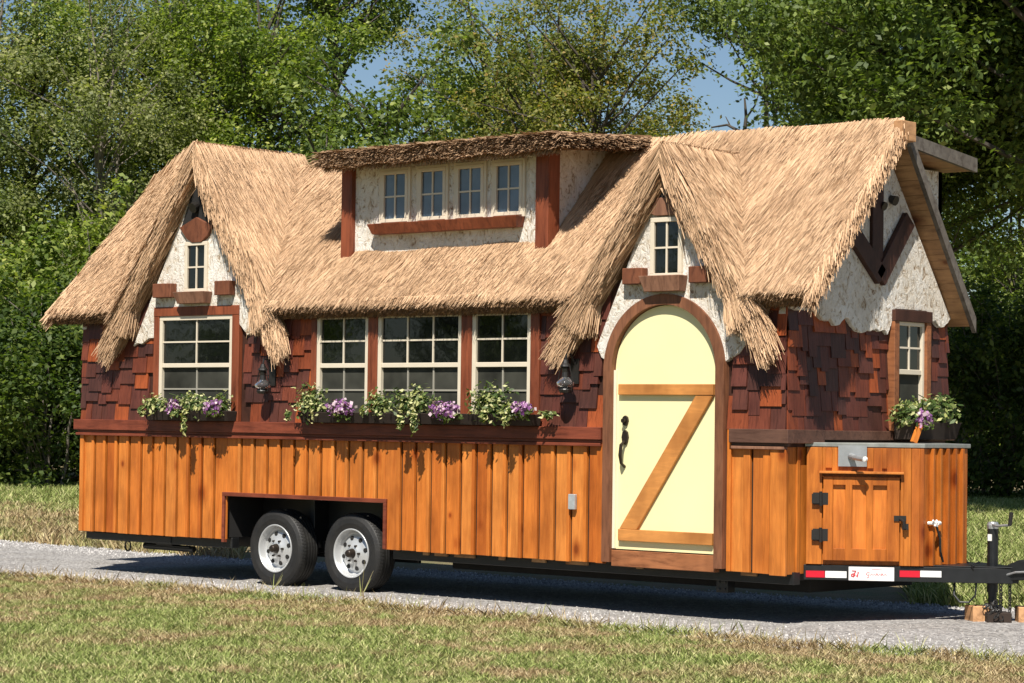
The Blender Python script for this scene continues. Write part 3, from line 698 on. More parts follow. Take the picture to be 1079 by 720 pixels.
# eave fringe
def fringe(x0, x1):
    n = int(1500*(x1-x0)); x = R_.uniform(x0, x1, n); t_ = R_.uniform(0, 1, n)
    P = np.stack([x, np.full(n, YE+0.05)+0.012*R_.normal(0, 1, n), np.full(n, zr(YE+0.05))+0.02], 1)-n_up*(t_*0.03)[:, None]
    a_ = straws(P, e_dn, n_up, 0.075, 0.009, 0.14, 0.02, 0)
    n = int(2200*(x1-x0)); x = R_.uniform(x0, x1, n); t_ = R_.uniform(0, 1, n)
    P = np.stack([x, np.full(n, YE+0.025), np.full(n, zr(YE+0.025))+0.0], 1)-n_up*(0.02+t_*0.15)[:, None]-e_dn*(t_*0.02)[:, None]
    return a_, straws(P, e_dn, n_up, 0.07, 0.010, 0.3, 0.03, 0)
cut_ = []
for a, c in ((-0.38, 0.72), (3.0, 6.95), (8.75, 9.47)):
    f1, f2 = fringe(a, c); out.append(f1); cut_.append(f2)
quads('thatch_eave', np.concatenate(cut_), m_thatch_e, RO).location = (0, 0, 0)
# verge of the near slope at the hitch end and at the far end
for x, sx in ((9.45, 1), (-0.35, -1)):
    n = 6000; t_ = R_.uniform(0, 1, n); y = YE+t_*(1.24-YE); dth = R_.uniform(0, 0.13, n)
    P = np.stack([np.full(n, x)-sx*R_.uniform(0, 0.08, n)+sx*0.05*(1-t_), y, zr(y)+0.02], 1)-n_up*dth[:, None]
    out.append(straws(P, unit(e_dn*1.0+np.array([sx*0.30, 0, -0.25])), n_up, 0.15, 0.010, 0.13, 0.05, 0))
# ridge course
n = 9000; x = R_.uniform(2.0, 9.44, n); P = np.stack([x, R_.uniform(1.17, 1.27, n), np.zeros(n)], 1); P[:, 2] = zr(np.minimum(P[:, 1], 1.25))+0.018
P = P[(x < 3.7) | (x > 6.6)]
out.append(straws(P, unit(e_dn+np.array([-0.1, 0, 0])), n_up, 0.14, 0.009, 0.12, 0.03))
quads('main_thatch', np.concatenate(out), m_thatch, RO).location = (0, 0, 0)

def gable_straw(cx, za, run, k, yf, valley, tip, name, root, yback):
    out = []
    for sg in (1, -1):
        e = unit(np.array([sg*1.0, 0, -k])); nn = unit(np.array([sg*k, 0, 1.0]))
        # surface: (x offset, y)
        poly = [(0.055, yf), (run-0.04, yf), (run-0.04, -0.16), (valley, YE+0.02), (0.055, yback)]
        p = samp(poly, 15000 if sg > 0 else 6000)
        P = np.stack([cx+sg*p[:, 0], p[:, 1], za-k*p[:, 0]+0.012], 1); P += nn*(0.012+0.008*np.sin(p[:, 0]*6+p[:, 1]*4+cx))[:, None]; P -= e*0.08
        out.append(straws(P, e+np.array([0, -0.05, 0]), nn, 0.18, 0.0075, 0.10, 0.05))
        # verge
        n = 9000; t_ = R_.uniform(-0.02, 1.0, n); dth = R_.uniform(0, 1, n)**0.8*(0.13+0.09*np.clip(t_, 0, 1))
        xo = t_*run
        P = np.stack([cx+sg*xo, yf-R_.uniform(-0.05, 0.045, n), za-k*xo], 1)-nn*dth[:, None]
        keep = (P[:, 0]-cx)*sg > -0.02
        P = P[keep]; m = len(P)
        dd = unit(e[None]+np.array([0, -0.16, 0])[None]+np.stack([-sg*0.10*np.ones(m), 0*np.ones(m), np.zeros(m)], 1))
        out.append(straws(P, dd, np.array([0, -1.0, 0]), 0.24, 0.010, 0.09, 0.05, 0))
        n = 3600; t_ = R_.uniform(0.0, 0.97, n); P = np.stack([cx+sg*t_*run, R_.uniform(yf-0.03, 0.0, n), za-k*t_*run], 1)-nn*(0.185+0.02*R_.normal(0, 1, (n, 1)))
        P = P[(P[:, 0]-cx)*sg > 0.0]
        out.append(straws(P, unit(e+np.array([0, -0.12, 0])), -nn, 0.22, 0.010, 0.10, 0.05, 0))
        # flared tip bundle
        n = 2600; a = R_.uniform(0, 1, n); dth = R_.uniform(0.0, 0.27, n)
        P = np.stack([cx+sg*(run-0.26+0*a), R_.uniform(yf-0.07, 0.06 if sg > 0 else 0.04, n), za-k*(run-0.26)*np.ones(n)], 1)-nn*(dth*0.85)[:, None]
        fan = (dth/0.27-0.2)[:, None]*(-nn[None])*0.55
        dd = unit(e[None]*1.0+fan+np.array([0, -0.12, 0])[None])
        out.append(straws(P, dd, np.array([0, -1.0, 0.0]), tip, 0.010, 0.10, 0.06, 0))
    # ridge
    n = 2600; y = R_.uniform(yf-0.03, yback-0.02, n); sg = np.where(R_.uniform(0, 1, n) < 0.6, 1, -1)
    xr_ = R_.uniform(-0.01, 0.06, n); P = np.stack([cx+sg*xr_, y, za-k*np.abs(xr_)+0.016], 1)
    D = unit(np.stack([sg*1.0, np.full(n, -0.12), np.full(n, -k)], 1)); N = unit(np.stack([sg*k, 0*sg, np.ones(n)], 1))
    out.append(straws(P, D, N, 0.14, 0.009, 0.13, 0.03))
    o = quads(name, np.concatenate(out), m_thatch, root); o.location = (0, 0, 0); return o
gable_straw(1.86, 4.49, 1.36, k1, -0.10, 1.24, 0.24, 'gable_thatch', G1, 1.42)
A_, B_, C_ = np.array([1.86, -0.08, 4.48]), np.array([-0.36, 1.25, 4.34]), np.array([0.74, -0.17, 2.81])
n3 = unit(np.cross(B_-A_, C_-A_))
MB().hexa([A_-n3*0.12, B_-n3*0.12, C_-n3*0.02, (A_+C_)/2-n3*0.12, A_, B_, C_, (A_+C_)/2]).build('thatch_bed', m_thatch_b, RO)
g_ = R_.uniform(0, 1, (26000, 2)); g_[g_.sum(1) > 1] = 1-g_[g_.sum(1) > 1]
P = A_+g_[:, :1]*(B_-A_)+g_[:, 1:]*(C_-A_)+n3*0.02
lo_ = [straws(P, unit(0.62*unit(C_-A_)+0.5*e_dn+np.array([-0.12, 0, 0])), n3, 0.18, 0.009, 0.12, 0.06)]
g_ = R_.uniform(0, 1, (3600, 1)); P = A_+g_*(B_-A_)+R_.normal(0, 0.02, (3600, 3))
lo_.append(straws(P, unit(unit(C_-A_)+0.3*e_dn), n3, 0.15, 0.009, 0.2, 0.06))
quads('hip_thatch', np.concatenate(lo_), m_thatch, G1).location = (0, 0, 0)
gable_straw(7.88, 4.10, 1.16, k2, -0.10, 0.98, 0.25, 'gable_thatch', G2, 1.04)
# dormer straw
out = []
n = 20000; x = R_.uniform(3.56, 6.60, n); P = np.stack([x, R_.uniform(0.02, 0.09, n), R_.uniform(4.14, 4.29, n)+0.012*np.sin(x*9)], 1)
out.append(straws(P, unit(np.array([0.05, -1, -0.42])), np.array([0, -0.35, 0.93]), 0.08, 0.010, 0.4, 0.1, 0))
n = 1500; x = R_.uniform(3.56, 6.58, n); P = np.stack([x, R_.uniform(0.05, 0.11, n), R_.uniform(4.14, 4.17, n)], 1)
out.append(straws(P, unit(np.array([0.0, -0.5, -0.9])), np.array([0, -1.0, 0]), 0.07, 0.013, 0.3, 0.05, 0))
n = 5000; x = R_.uniform(3.56, 6.63, n); y = R_.uniform(0.03, 1.3, n); P = np.stack([x, y, 4.285+0.085*y/1.3], 1)
out.append(straws(P, np.array([0.0, -1, -0.08]), np.array([0, 0, 1.0]), 0.2, 0.013, 0.2, 0.05))
for x_, sg, n in ((6.60, 1, 5200), (3.58, -1, 1200)):
    y = R_.uniform(0.02, 1.3, n); P = np.stack([x_+0.05*(y > 0)*sg*0+R_.uniform(-0.05, 0.03, n), y, 4.16+R_.uniform(0, 0.12, n)+0.06*y], 1)
    out.append(straws(P, unit(np.array([sg*0.75, -0.75, -0.35])), np.array([0, -0.3, 0.95]), 0.15, 0.013, 0.35, 0.08, 0))
quads('dormer_thatch', np.concatenate(out), m_thatch_m, G3).location = (0, 0, 0)

# --- door
arcp = lambda r, n=40: [(7.885+r*math.cos(a), 2.14+r*math.sin(a)) for a in np.linspace(0, PI, n)]
DO = MB().prism([(7.33, 0.585), (8.44, 0.585)]+[(7.885+0.556*math.cos(a), 2.14+0.556*math.sin(a)) for a in np.linspace(0, PI, 40)], fy, -0.018, 0.03).build('door', m_door, H)
tr = MB(); o_, i_ = arcp(0.652), arcp(0.562); N_ = len(o_)
outl = [(7.885+0.652, 0.47)]+o_+[(7.885-0.652, 0.47)]; inl = [(7.885+0.562, 0.47)]+i_+[(7.885-0.562, 0.47)]
b0 = 0; nn = len(outl)
for pts_, yv in ((outl, -0.075), (inl, -0.075), (outl, 0.0), (inl, 0.02)): tr.v += [(x, yv, z) for x, z in pts_]
for i in range(nn-1):
    tr.f += [(i, i+1, nn+i+1, nn+i), (i, 2*nn+i, 2*nn+i+1, i+1), (nn+i, nn+i+1, 3*nn+i+1, 3*nn+i)]
tr.f += [(0, nn, 3*nn, 2*nn), (nn-1, 3*nn-1, 4*nn-1, 2*nn-1)]
tr.build('door_trim', m_door_jamb, H)
MB().box(7.325, 8.445, -0.05, 0.02, 0.435, 0.575).build('threshold', m_thresh, H, bevel=0.004)
MB().box(7.324, 7.352, -0.04, -0.018, 0.59, 2.14).build('weather_strip', m_weatherstrip, DO).location = (0, 0, 0)
z = MB(); z.box(7.385, 8.41, -0.056, -0.018, 1.925, 2.018); z.box(7.40, 8.415, -0.056, -0.018, 0.66, 0.76)
z.prism([(7.41, 0.762), (7.60, 0.762), (8.405, 1.923), (8.225, 1.923)], fy, -0.05, -0.018)
z.build('door_brace', m_zbrace, DO, bevel=0.003)
t = MB(); t.prism([(7.45+0.032*math.cos(a), 1.70+0.045*math.sin(a)) for a in np.linspace(0, 2*PI, 8, endpoint=False)], fy, -0.04, -0.018)
t.prism([(7.45+0.034*math.cos(a), 1.555+0.065*math.sin(a)) for a in np.linspace(0, 2*PI, 8, endpoint=False)], fy, -0.04, -0.018)
t.tube([(7.45, -0.04, 1.52), (7.445, -0.08, 1.49), (7.44, -0.085, 1.40), (7.44, -0.07, 1.33), (7.44, -0.02, 1.30)], [0.012, 0.015, 0.017, 0.013, 0.014], 8)
t.lathe([(0.0, -0.03), (0.02, -0.03), (0.02, 0.0)], (7.45, -0.04, 1.70), 'y', 10)
t.build('door_handle', m_bronze, DO)

# outlet cover
t = MB(); t.box(6.83, 6.905, -0.055, -0.02, 0.91, 1.045); t.build('outlet_cover', m_outlet, H, bevel=0.004)

# --- lanterns
def lantern(x, z):
    y = -0.17
    l_ = MB(); l_.box(x-0.045, x+0.045, -0.045, -0.03, z-0.02, z+0.2); l_.tube([(x, -0.04, z+0.15), (x, -0.10, z+0.24), (x, -0.16, z+0.24), (x, -0.17, z+0.19)], 0.009, 6)
    l_.lathe([(0.0, 0.2), (0.02, 0.19), (0.03, 0.16), (0.045, 0.145), (0.05, 0.13), (0.03, 0.125), (0.0, 0.12)], (x, y, z), 'z', 14)
    l_.lathe([(0.0, 0.13), (0.035, 0.12), (0.028, 0.08), (0.034, 0.03), (0.0, 0.03)], (x, y, z), 'z', 14)
    l_.lathe([(0.0, -0.055), (0.05, -0.055), (0.06, -0.075), (0.05, -0.1), (0.0, -0.105)], (x, y, z), 'z', 16)
    for a in (0, PI): l_.tube([(x+0.07*math.cos(a), y, z-0.08), (x+0.085*math.cos(a), y, z), (x+0.05*math.cos(a), y, z+0.13)], 0.005, 5)
    lo = l_.build('wall_lantern', m_blackiron, H)
    MB().lathe([(0.028, 0.06), (0.055, 0.035), (0.08, 0.01), (0.078, -0.015), (0.045, -0.035)], (x, y, z-0.02), 'z', 18).build('lantern_globe', m_lglass, lo, smooth=True)
lantern(2.985, 2.02); lantern(6.88, 2.04)

# --- wheels
def wheel(x):
    c = (x, 0.07, 0.388)
    ty = MB()
    prof = [(0.232, 0.02), (0.245, 0.0), (0.29, -0.012), (0.335, -0.008), (0.368, 0.008), (0.383, 0.028), (0.388, 0.045)]
    for q in range(4):
        h0 = 0.055+q*0.036; prof += [(0.389, h0), (0.389, h0+0.024), (0.379, h0+0.027), (0.379, h0+0.033)]
    prof += [(0.388, 0.20), (0.38, 0.225), (0.35, 0.24), (0.3, 0.245), (0.24, 0.235)]
    W_ = empty('wheel', (0, 0, 0)); W_.parent = H; W_.location = (x-4.56, 0.07-1.25, 0.388)
    ty.lathe(prof, (0, 0, 0), 'y', 64)
    # shoulder lugs
    for k in range(72):
        a = 2*PI*k/72
        ca, sa = math.cos(a), math.sin(a); 
        ty.beam((0.378*ca, 0.018, 0.378*sa), (0.3895*ca, 0.052, 0.3895*sa), 0.019, 0.006, up=(ca, 0, sa))
    ty.build('tyre', m_tyre, W_)
    r = MB(); r.lathe([(0.232, 0.02), (0.240, 0.0), (0.236, -0.006), (0.226, -0.004), (0.222, 0.01), (0.214, 0.03), (0.205, 0.06), (0.19, 0.075), (0.175, 0.066), (0.16, 0.05), (0.135, 0.045), (0.10, 0.04), (0.075, 0.02), (0.055, 0.014), (0.0, 0.014)], (0, 0, 0), 'y', 48)
    r.build('rim', m_silver, W_, smooth=True)
    for k in range(8):
        r = MB(); a = 2*PI*(k+0.3)/8; r.lathe([(0.0, -0.003), (0.021, -0.003), (0.024, 0.008)], (0.148*math.cos(a), 0.044, 0.148*math.sin(a)), 'y', 12); r.build('vent_hole', m_dark, W_)
    r = MB(); r.lathe([(0.0, -0.055), (0.03, -0.053), (0.036, -0.045), (0.042, -0.01), (0.05, 0.02)], (0, 0, 0), 'y', 20); r.build('hub_cap', m_bronze, W_, smooth=True)
    for k in range(6):
        r = MB(); a = 2*PI*k/6; r.lathe([(0.0, -0.01), (0.010, -0.008), (0.012, 0.02)], (0.082*math.cos(a), 0.012, 0.082*math.sin(a)), 'y', 6); r.build('lug_nut', m_bronze, W_)
wheel(2.945); wheel(4.01)
# --- chassis
t = MB()
t.box(0.05, 2.28, 0.1, 0.2, 0.36, 0.465); t.box(4.54, L+0.02, 0.1, 0.2, 0.36, 0.465); t.box(2.0, 4.8, 0.42, 0.5, 0.36, 0.465); t.box(0.05, L, 2.3, 2.4, 0.36, 0.465)
for x in np.linspace(0.08, L-0.08, 16): t.box(x-0.03, x+0.03, 0.2, 2.3, 0.385, 0.46)
t.box(-0.02, 1.35, 0.09, 0.16, 0.37, 0.44)
for x in (2.945, 4.01): t.tube([(x, 0.25, 0.34), (x, 2.25, 0.34)], 0.045, 10)
t.tube([(2.5, 0.45, 0.42), (3.0, 0.45, 0.32), (3.45, 0.45, 0.42), (3.95, 0.45, 0.32), (4.45, 0.45, 0.42)], 0.025, 6); t.box(2.3, 4.5, 0.5, 0.54, 0.3, 0.98); t.box(3.2, 3.26, 0.3, 0.5, 0.4, 0.95)
t.build('trailer_frame', m_black, H, bevel=0.004)
MB().box(4.9, 9.0, 0.55, 2.15, 0.27, 0.40).build('underbody_shade_box', m_dark, H)  # added dark box; stands in for the black shade beneath the trailer
t = MB(); t.tube([(0.42, 0.3, 0.35)]+[(0.42+0.045*math.sin(a), 0.3, 0.30+0.055*math.cos(a)) for a in np.linspace(0.3, 2*PI-0.3, 12)]+[(0.42, 0.3, 0.35)], 0.009, 6); t.build('tow_ring', m_blackiron, H)
# folded stabiliser jack under the rear
t = MB(); t.box(0.72, 1.40, 0.3, 0.37, 0.285, 0.33); t.box(0.9, 1.15, 0.28, 0.4, 0.33, 0.45); t.tube([(0.66, 0.33, 0.31), (1.45, 0.33, 0.305)], 0.034, 8); t.build('stabiliser_jack', m_black, H, bevel=0.004)
t = MB(); t.box(8.28, 8.40, 0.2, 0.3, 0.25, 0.38); 
for a in (0.03, 0.09):
    for c_ in (0.28, 0.34): t.lathe([(0, -0.01), (0.012, -0.008), (0.012, 0.01)], (8.28+a, 0.2, c_), 'y', 6)
t.build('frame_bracket', m_black, H)
for i, x in enumerate([4.95, 5.1, 5.35, 5.9, 6.3, 6.7, 7.5, 8.62]):
    MB().box(x, x+0.07+0.09*(i % 3), 0.08, 0.30, 0.415, 0.452).build('floor_joist_end', m_soffit, H)

# --- V nose box
A = Vector((9.14, 0.28, 0)); B = Vector((9.93, 0.80, 0)); dV = (B-A).normalized(); nV = Vector((dV.y, -dV.x, 0)); LV = (B-A).length
def pv(a, d_, z): q = A+dV*a+nV*d_; return (q.x, q.y, z)
def vbx(mb, a0, a1, d0, d1, z0, z1):
    p_ = [pv(a0, d0, z0), pv(a1, d0, z0), pv(a1, d1, z0), pv(a0, d1, z0)]; mb.hexa(p_+[(q[0], q[1], z1) for q in p_]); return mb
foot = [(9.145, 0.30), (9.92, 0.815), (9.92, 1.50), (9.145, 2.2)]
NB = MB().prism(foot, lambda a, c, d_: (a, c, d_), 0.53, 1.50).build('nose_box', m_orange_dark, H)
t = MB()
vbx(t, 0.0, 0.13, 0, 0.022, 0.53, 1.50)
for a0, a1 in ((0.775, 0.80), (0.80, 0.86), (0.862, 0.93), (0.93, LV+0.02)): vbx(t, a0, a1, 0, 0.022+0.016*random.random(), 0.53, 1.50)
for a0, a1 in ((0.155, 0.21), (0.5, 0.55), (0.62, 0.66)): vbx(t, a0, a1, 0.022, 0.04, 1.33, 1.50)
for a0, a1 in ((0.13, 0.25), (0.25, 0.5), (0.5, 0.64), (0.64, 0.775)): vbx(t, a0, a1, 0, 0.02, 1.30, 1.50)
board_batten(t, 0.0, 0.70, 0.53, 1.50, lambda a, d_, z: (9.92+d_, 0.8+a, z), pitch=0.117, bw=0.028, bt=0.032)
t.build('nose_planks', m_orange_dark, H, bevel=0.003)
t = MB(); vbx(t, 0.105, 0.80, 0.02, 0.085, 1.285, 1.305); t.build('drip_shelf', m_orange, H, bevel=0.003)
# hatch with three recessed panels
DRh = MB(); vbx(DRh, 0.14, 0.765, 0.0, 0.012, 0.565, 1.26); hd = DRh.build('hatch_door', m_orange, H)
t = MB()
for a0, a1 in ((0.14, 0.22), (0.322, 0.378), (0.492, 0.548), (0.662, 0.765)): vbx(t, a0, a1, 0.012, 0.044, 0.565, 1.26)
for z0, z1 in ((0.565, 0.665), (1.19, 1.26)): vbx(t, 0.22, 0.662, 0.012, 0.043, z0, z1)
t.build('stile', m_hatch, hd, bevel=0.003)
for zc in (1.075, 0.775):
    t = MB(); vbx(t, 0.055, 0.18, 0.034, 0.046, zc-0.05, zc+0.05); vbx(t, 0.045, 0.12, 0.046, 0.06, zc-0.04, zc+0.04); t.tube([pv(0.12, 0.055, zc-0.06), pv(0.12, 0.055, zc+0.06)], 0.014, 8); t.build('hinge', m_blackiron, hd)
t = MB(); vbx(t, 0.72, 0.82, 0.034, 0.055, 0.90, 0.945); t.tube([pv(0.77, 0.055, 0.92), pv(0.80, 0.09, 0.90), pv(0.81, 0.09, 0.84)], 0.012, 6); vbx(t, 0.79, 0.84, 0.05, 0.08, 0.83, 0.88); t.build('latch', m_blackiron, hd)
t = MB(); vbx(t, 0.26, 0.495, 0.041, 0.046, 1.345, 1.52); t.build('light_plate', m_galv, H)
t = MB(); t.tube([pv(0.36, 0.05, 1.43), pv(0.40, 0.14, 1.42), pv(0.47, 0.22, 1.41)], [0.025, 0.022, 0.022], 10); t.build('locking_arm', m_galv, H)
t = MB(); t.lathe([(0, -0.01), (0.02, -0.006), (0.022, 0.015)], pv(0.475, 0.225, 1.41), 'y', 12); t.build('locking_arm_knob', m_white, H)
CP = MB().prism([(9.13, 0.262), (9.965, 0.79), (9.965, 1.52), (9.13, 2.24)], lambda a, c, d_: (a, c, d_), 1.505, 1.54).build('nose_cap', m_alu, H, bevel=0.004)
t = MB(); t.tube([(9.95, 0.87, 0.885), (10.015, 0.88, 0.885)], 0.014, 8); t.tube([(10.01, 0.85, 0.91), (10.015, 0.91, 0.86)], 0.009, 6); t.tube([(10.01, 0.91, 0.91), (10.015, 0.87, 0.86)], 0.009, 6); t.tube([(10.005, 0.93, 0.885), (10.005, 0.965, 0.885)], 0.018, 8); t.build('water_valve', m_white, H)
t = MB(); t.tube([(9.99, 0.94, 0.86), (10.0, 0.98, 0.75), (9.99, 1.0, 0.65), (9.98, 1.06, 0.56)], 0.01, 6); t.build('cable', m_black, H)

# --- A-frame, tongue, coupler
def chan(mb, p0, p1, z0, z1, wd=0.06):
    p0 = Vector(p0); p1 = Vector(p1); d_ = (p1-p0).normalized(); n_ = Vector((d_.y, -d_.x))
    o0 = [p0-n_*wd, p0, p1, p1-n_*wd]; mb.hexa([(q.x, q.y, z0) for q in o0]+[(q.x, q.y, z1) for q in o0])
t = MB(); TZ0, TZ1 = 0.40, 0.525
chan(t, (9.13, 0.262), (10.56, 1.20), TZ0, TZ1); 
t.hexa([(9.13, 2.24, TZ0), (10.56, 1.30, TZ0), (10.52, 1.26, TZ0), (9.13, 2.16, TZ0), (9.13, 2.24, TZ1), (10.56, 1.30, TZ1), (10.52, 1.26, TZ1), (9.13, 2.16, TZ1)])
t.prism([(10.0, 0.87), (10.58, 1.2), (10.58, 1.3), (10.0, 1.65)], lambda a, c, d_: (a, c, d_), 0.527, 0.537)
t.build('tongue', m_black, H, bevel=0.004)
t = MB(); t.prism([(10.45, 0.53), (10.62, 0.60), (10.78, 0.585), (10.84, 0.55), (10.84, 0.5), (10.72, 0.44), (10.45, 0.42)], fy, 1.19, 1.31)
t.lathe([(0.0, 0.06), (0.045, 0.05), (0.06, 0.0), (0.05, -0.06), (0.02, -0.07)], (10.80, 1.25, 0.53), 'z', 16); t.build('coupler', m_black, H, bevel=0.005)
t = MB(); t.tube([(10.50, 1.18, 0.47), (10.60, 1.17, 0.50), (10.72, 1.17, 0.51), (10.82, 1.18, 0.53)], 0.009, 6); t.build('coupler_lever', m_galv, H)
JX, JY = 10.34, 1.25
t = MB(); t.tube([(JX, JY, 0.32), (JX, JY, 0.86)], 0.045, 16); t.tube([(JX, JY, 0.20), (JX, JY, 0.34)], 0.036, 14); t.lathe([(0.0, 0.03), (0.07, 0.03), (0.08, 0.0), (0.0, 0.0)], (JX, JY, 0.185), 'z', 16)
J = t.build('tongue_jack', m_black, H)
t = MB(); t.lathe([(0, 0.03), (0.04, 0.025), (0.05, 0.0), (0.046, -0.03)], (JX, JY, 0.875), 'z', 14); t.tube([(JX, JY-0.03, 0.885), (JX+0.08, JY-0.07, 0.872), (JX+0.22, JY-0.10, 0.885)], 0.011, 6); t.build('crank', m_galv, J)
t = MB(); t.tube([(JX+0.215, JY-0.10, 0.88), (JX+0.23, JY-0.10, 0.99)], 0.017, 8); t.build('crank_grip', m_blackiron, J)
MB().box(JX-0.018, JX+0.018, JY-0.052, JY-0.044, 0.745, 0.80).build('jack_label', m_white, J)
t = MB()
for (cx_, cy_) in ((10.47, 1.16), (10.52, 1.22)):
    for k in range(9):
        zc = 0.42-k*0.03; pts_ = [(cx_+0.011*math.cos(a)*(1 if k % 2 else 0.2), cy_+0.011*math.cos(a)*(0.2 if k % 2 else 1), zc+0.022*math.sin(a)) for a in np.linspace(0, 2*PI, 8, endpoint=False)]
        t.tube(pts_, 0.005, 5, closed=True)
for k in range(16):
    a = k*0.9; q = (10.38+0.05*math.cos(a)+0.004*k, 1.14+0.05*math.sin(a), 0.24+0.012*math.sin(k*1.7)-0.008*k)
    t.tube([(q[0]+0.02*math.cos(b_+a), q[1]+0.012*math.sin(b_), q[2]+0.02*math.sin(b_)) for b_ in np.linspace(0, 2*PI, 8, endpoint=False)], 0.0055, 5, closed=True)
t.build('safety_chain', m_blackiron, H)
t = MB(); t.tube([(10.12, 1.02, 0.40), (10.13, 0.99, 0.30), (10.18, 1.0, 0.24), (10.25, 1.03, 0.24), (10.29, 1.06, 0.30), (10.29, 1.08, 0.42), (10.29, 1.0, 0.55), (10.30, 1.1, 0.57)], 0.009, 6); t.build('breakaway_cable', m_black, H)
# reflectors and plate (their plane is the near rail)
Ar = Vector((9.13, 0.262, 0)); Br = Vector((10.56, 1.20, 0)); dR = (Br-Ar).normalized(); nR = Vector((dR.y, -dR.x, 0))
def pr(a, d_, z): q = Ar+dR*a+nR*d_; return (q.x, q.y, z)
def rbx(mb, a0, a1, d0, d1, z0, z1):
    p_ = [pr(a0, d0, z0), pr(a1, d0, z0), pr(a1, d1, z0), pr(a0, d1, z0)]; mb.hexa(p_+[(q[0], q[1], z1) for q in p_]); return mb
rbx(MB(), 0.02, 0.175, 0.001, 0.005, 0.42, 0.475).build('reflector_strip', m_redrefl, H)
rbx(MB(), 0.18, 0.355, 0.001, 0.005, 0.42, 0.475).build('reflector_strip', m_whiterefl, H)
rbx(MB(), 0.79, 0.955, 0.001, 0.005, 0.438, 0.492).build('reflector_strip', m_redrefl, H)
rbx(MB(), 0.958, 1.13, 0.001, 0.005, 0.442, 0.494).build('reflector_strip', m_whiterefl, H)
SG = rbx(MB(), 0.372, 0.745, 0.012, 0.018, 0.402, 0.515).build('licence_plate', m_sign, H, bevel=0.002)
t = MB()
def stroke(pts_, r_=0.004): t.tube([pr(a, 0.0185, z) for a, z in pts_], r_, 5)
stroke([(0.40, 0.482), (0.43, 0.482), (0.412, 0.44)], 0.006); stroke([(0.395, 0.452), (0.41, 0.458), (0.425, 0.448), (0.41, 0.432), (0.395, 0.44), (0.395, 0.452)], 0.006)
stroke([(0.45, 0.475), (0.446, 0.43)], 0.005); stroke([(0.432, 0.432), (0.456, 0.468)], 0.003)
stroke([(0.545, 0.468), (0.525, 0.470), (0.515, 0.455), (0.53, 0.447), (0.54, 0.458), (0.536, 0.43), (0.52, 0.425)], 0.0028)
sq = [(0.55+0.011*i, 0.452+(0.009 if i % 2 else -0.006)) for i in range(13)]; stroke(sq, 0.0026)
stroke([(0.56, 0.495), (0.60, 0.497), (0.65, 0.494)], 0.002); stroke([(0.60, 0.452), (0.604, 0.475), (0.607, 0.45)], 0.0026); stroke([(0.64, 0.45), (0.645, 0.472), (0.648, 0.45)], 0.0026)
t.build('lettering', m_ink, SG)

# flower box shells (fixed to the wall)
def planter(x0, x1, z0, z1, y0=-0.06, dep=0.15):
    MB().hexa([(x0+0.02, y0, z0), (x1-0.02, y0, z0), (x1-0.02, y0-dep*0.7, z0), (x0+0.02, y0-dep*0.7, z0), (x0, y0, z1), (x1, y0, z1), (x1, y0-dep, z1), (x0, y0-dep, z1)]).build('window_box', m_dirt, H, bevel=0.004)
planter(1.22, 2.50, 1.643, 1.745); planter(3.52, 6.52, 1.643, 1.745)
MB().hexa([(L+0.1, 1.5, 1.57), (L+0.26, 1.5, 1.57), (L+0.26, 2.25, 1.57), (L+0.1, 2.25, 1.57), (L+0.1, 1.48, 1.72), (L+0.30, 1.48, 1.72), (L+0.30, 2.28, 1.72), (L+0.1, 2.28, 1.72)]).build('window_box', m_dirt, H, bevel=0.004)
t = MB(); t.beam((L+0.31, 1.47, 1.545), (L+0.33, 1.54, 1.70), 0.035, 0.05); t.build('box_bracket', m_orange, H)

# ================================================================== BLOCKS UNDER THE JACK
def block(x, y, rz, w_, d_, h_, label):
    o = MB().box(-w_/2, w_/2, -d_/2, d_/2, 0, h_).build('wooden_block', m_bare, None, bevel=0.005)
    o.location = (x, y, float(hgt(x, y))-0.004); o.rotation_euler = (0, 0, rz); return tag(o, label, 'wood block', 'wooden blocks by the jack foot')
block(10.24, 1.20, 0.9, 0.17, 0.20, 0.155, 'pale timber block directly left of the trailer jack foot')
block(10.55, 1.42, 0.7, 0.14, 0.18, 0.155, 'pale timber block behind the safety chains, right of the jack foot')
block(10.40, 1.22, 0.75, 0.2, 0.22, 0.11, 'dark lower timber block the jack foot and chains rest on').data.materials[0] = m_dirt

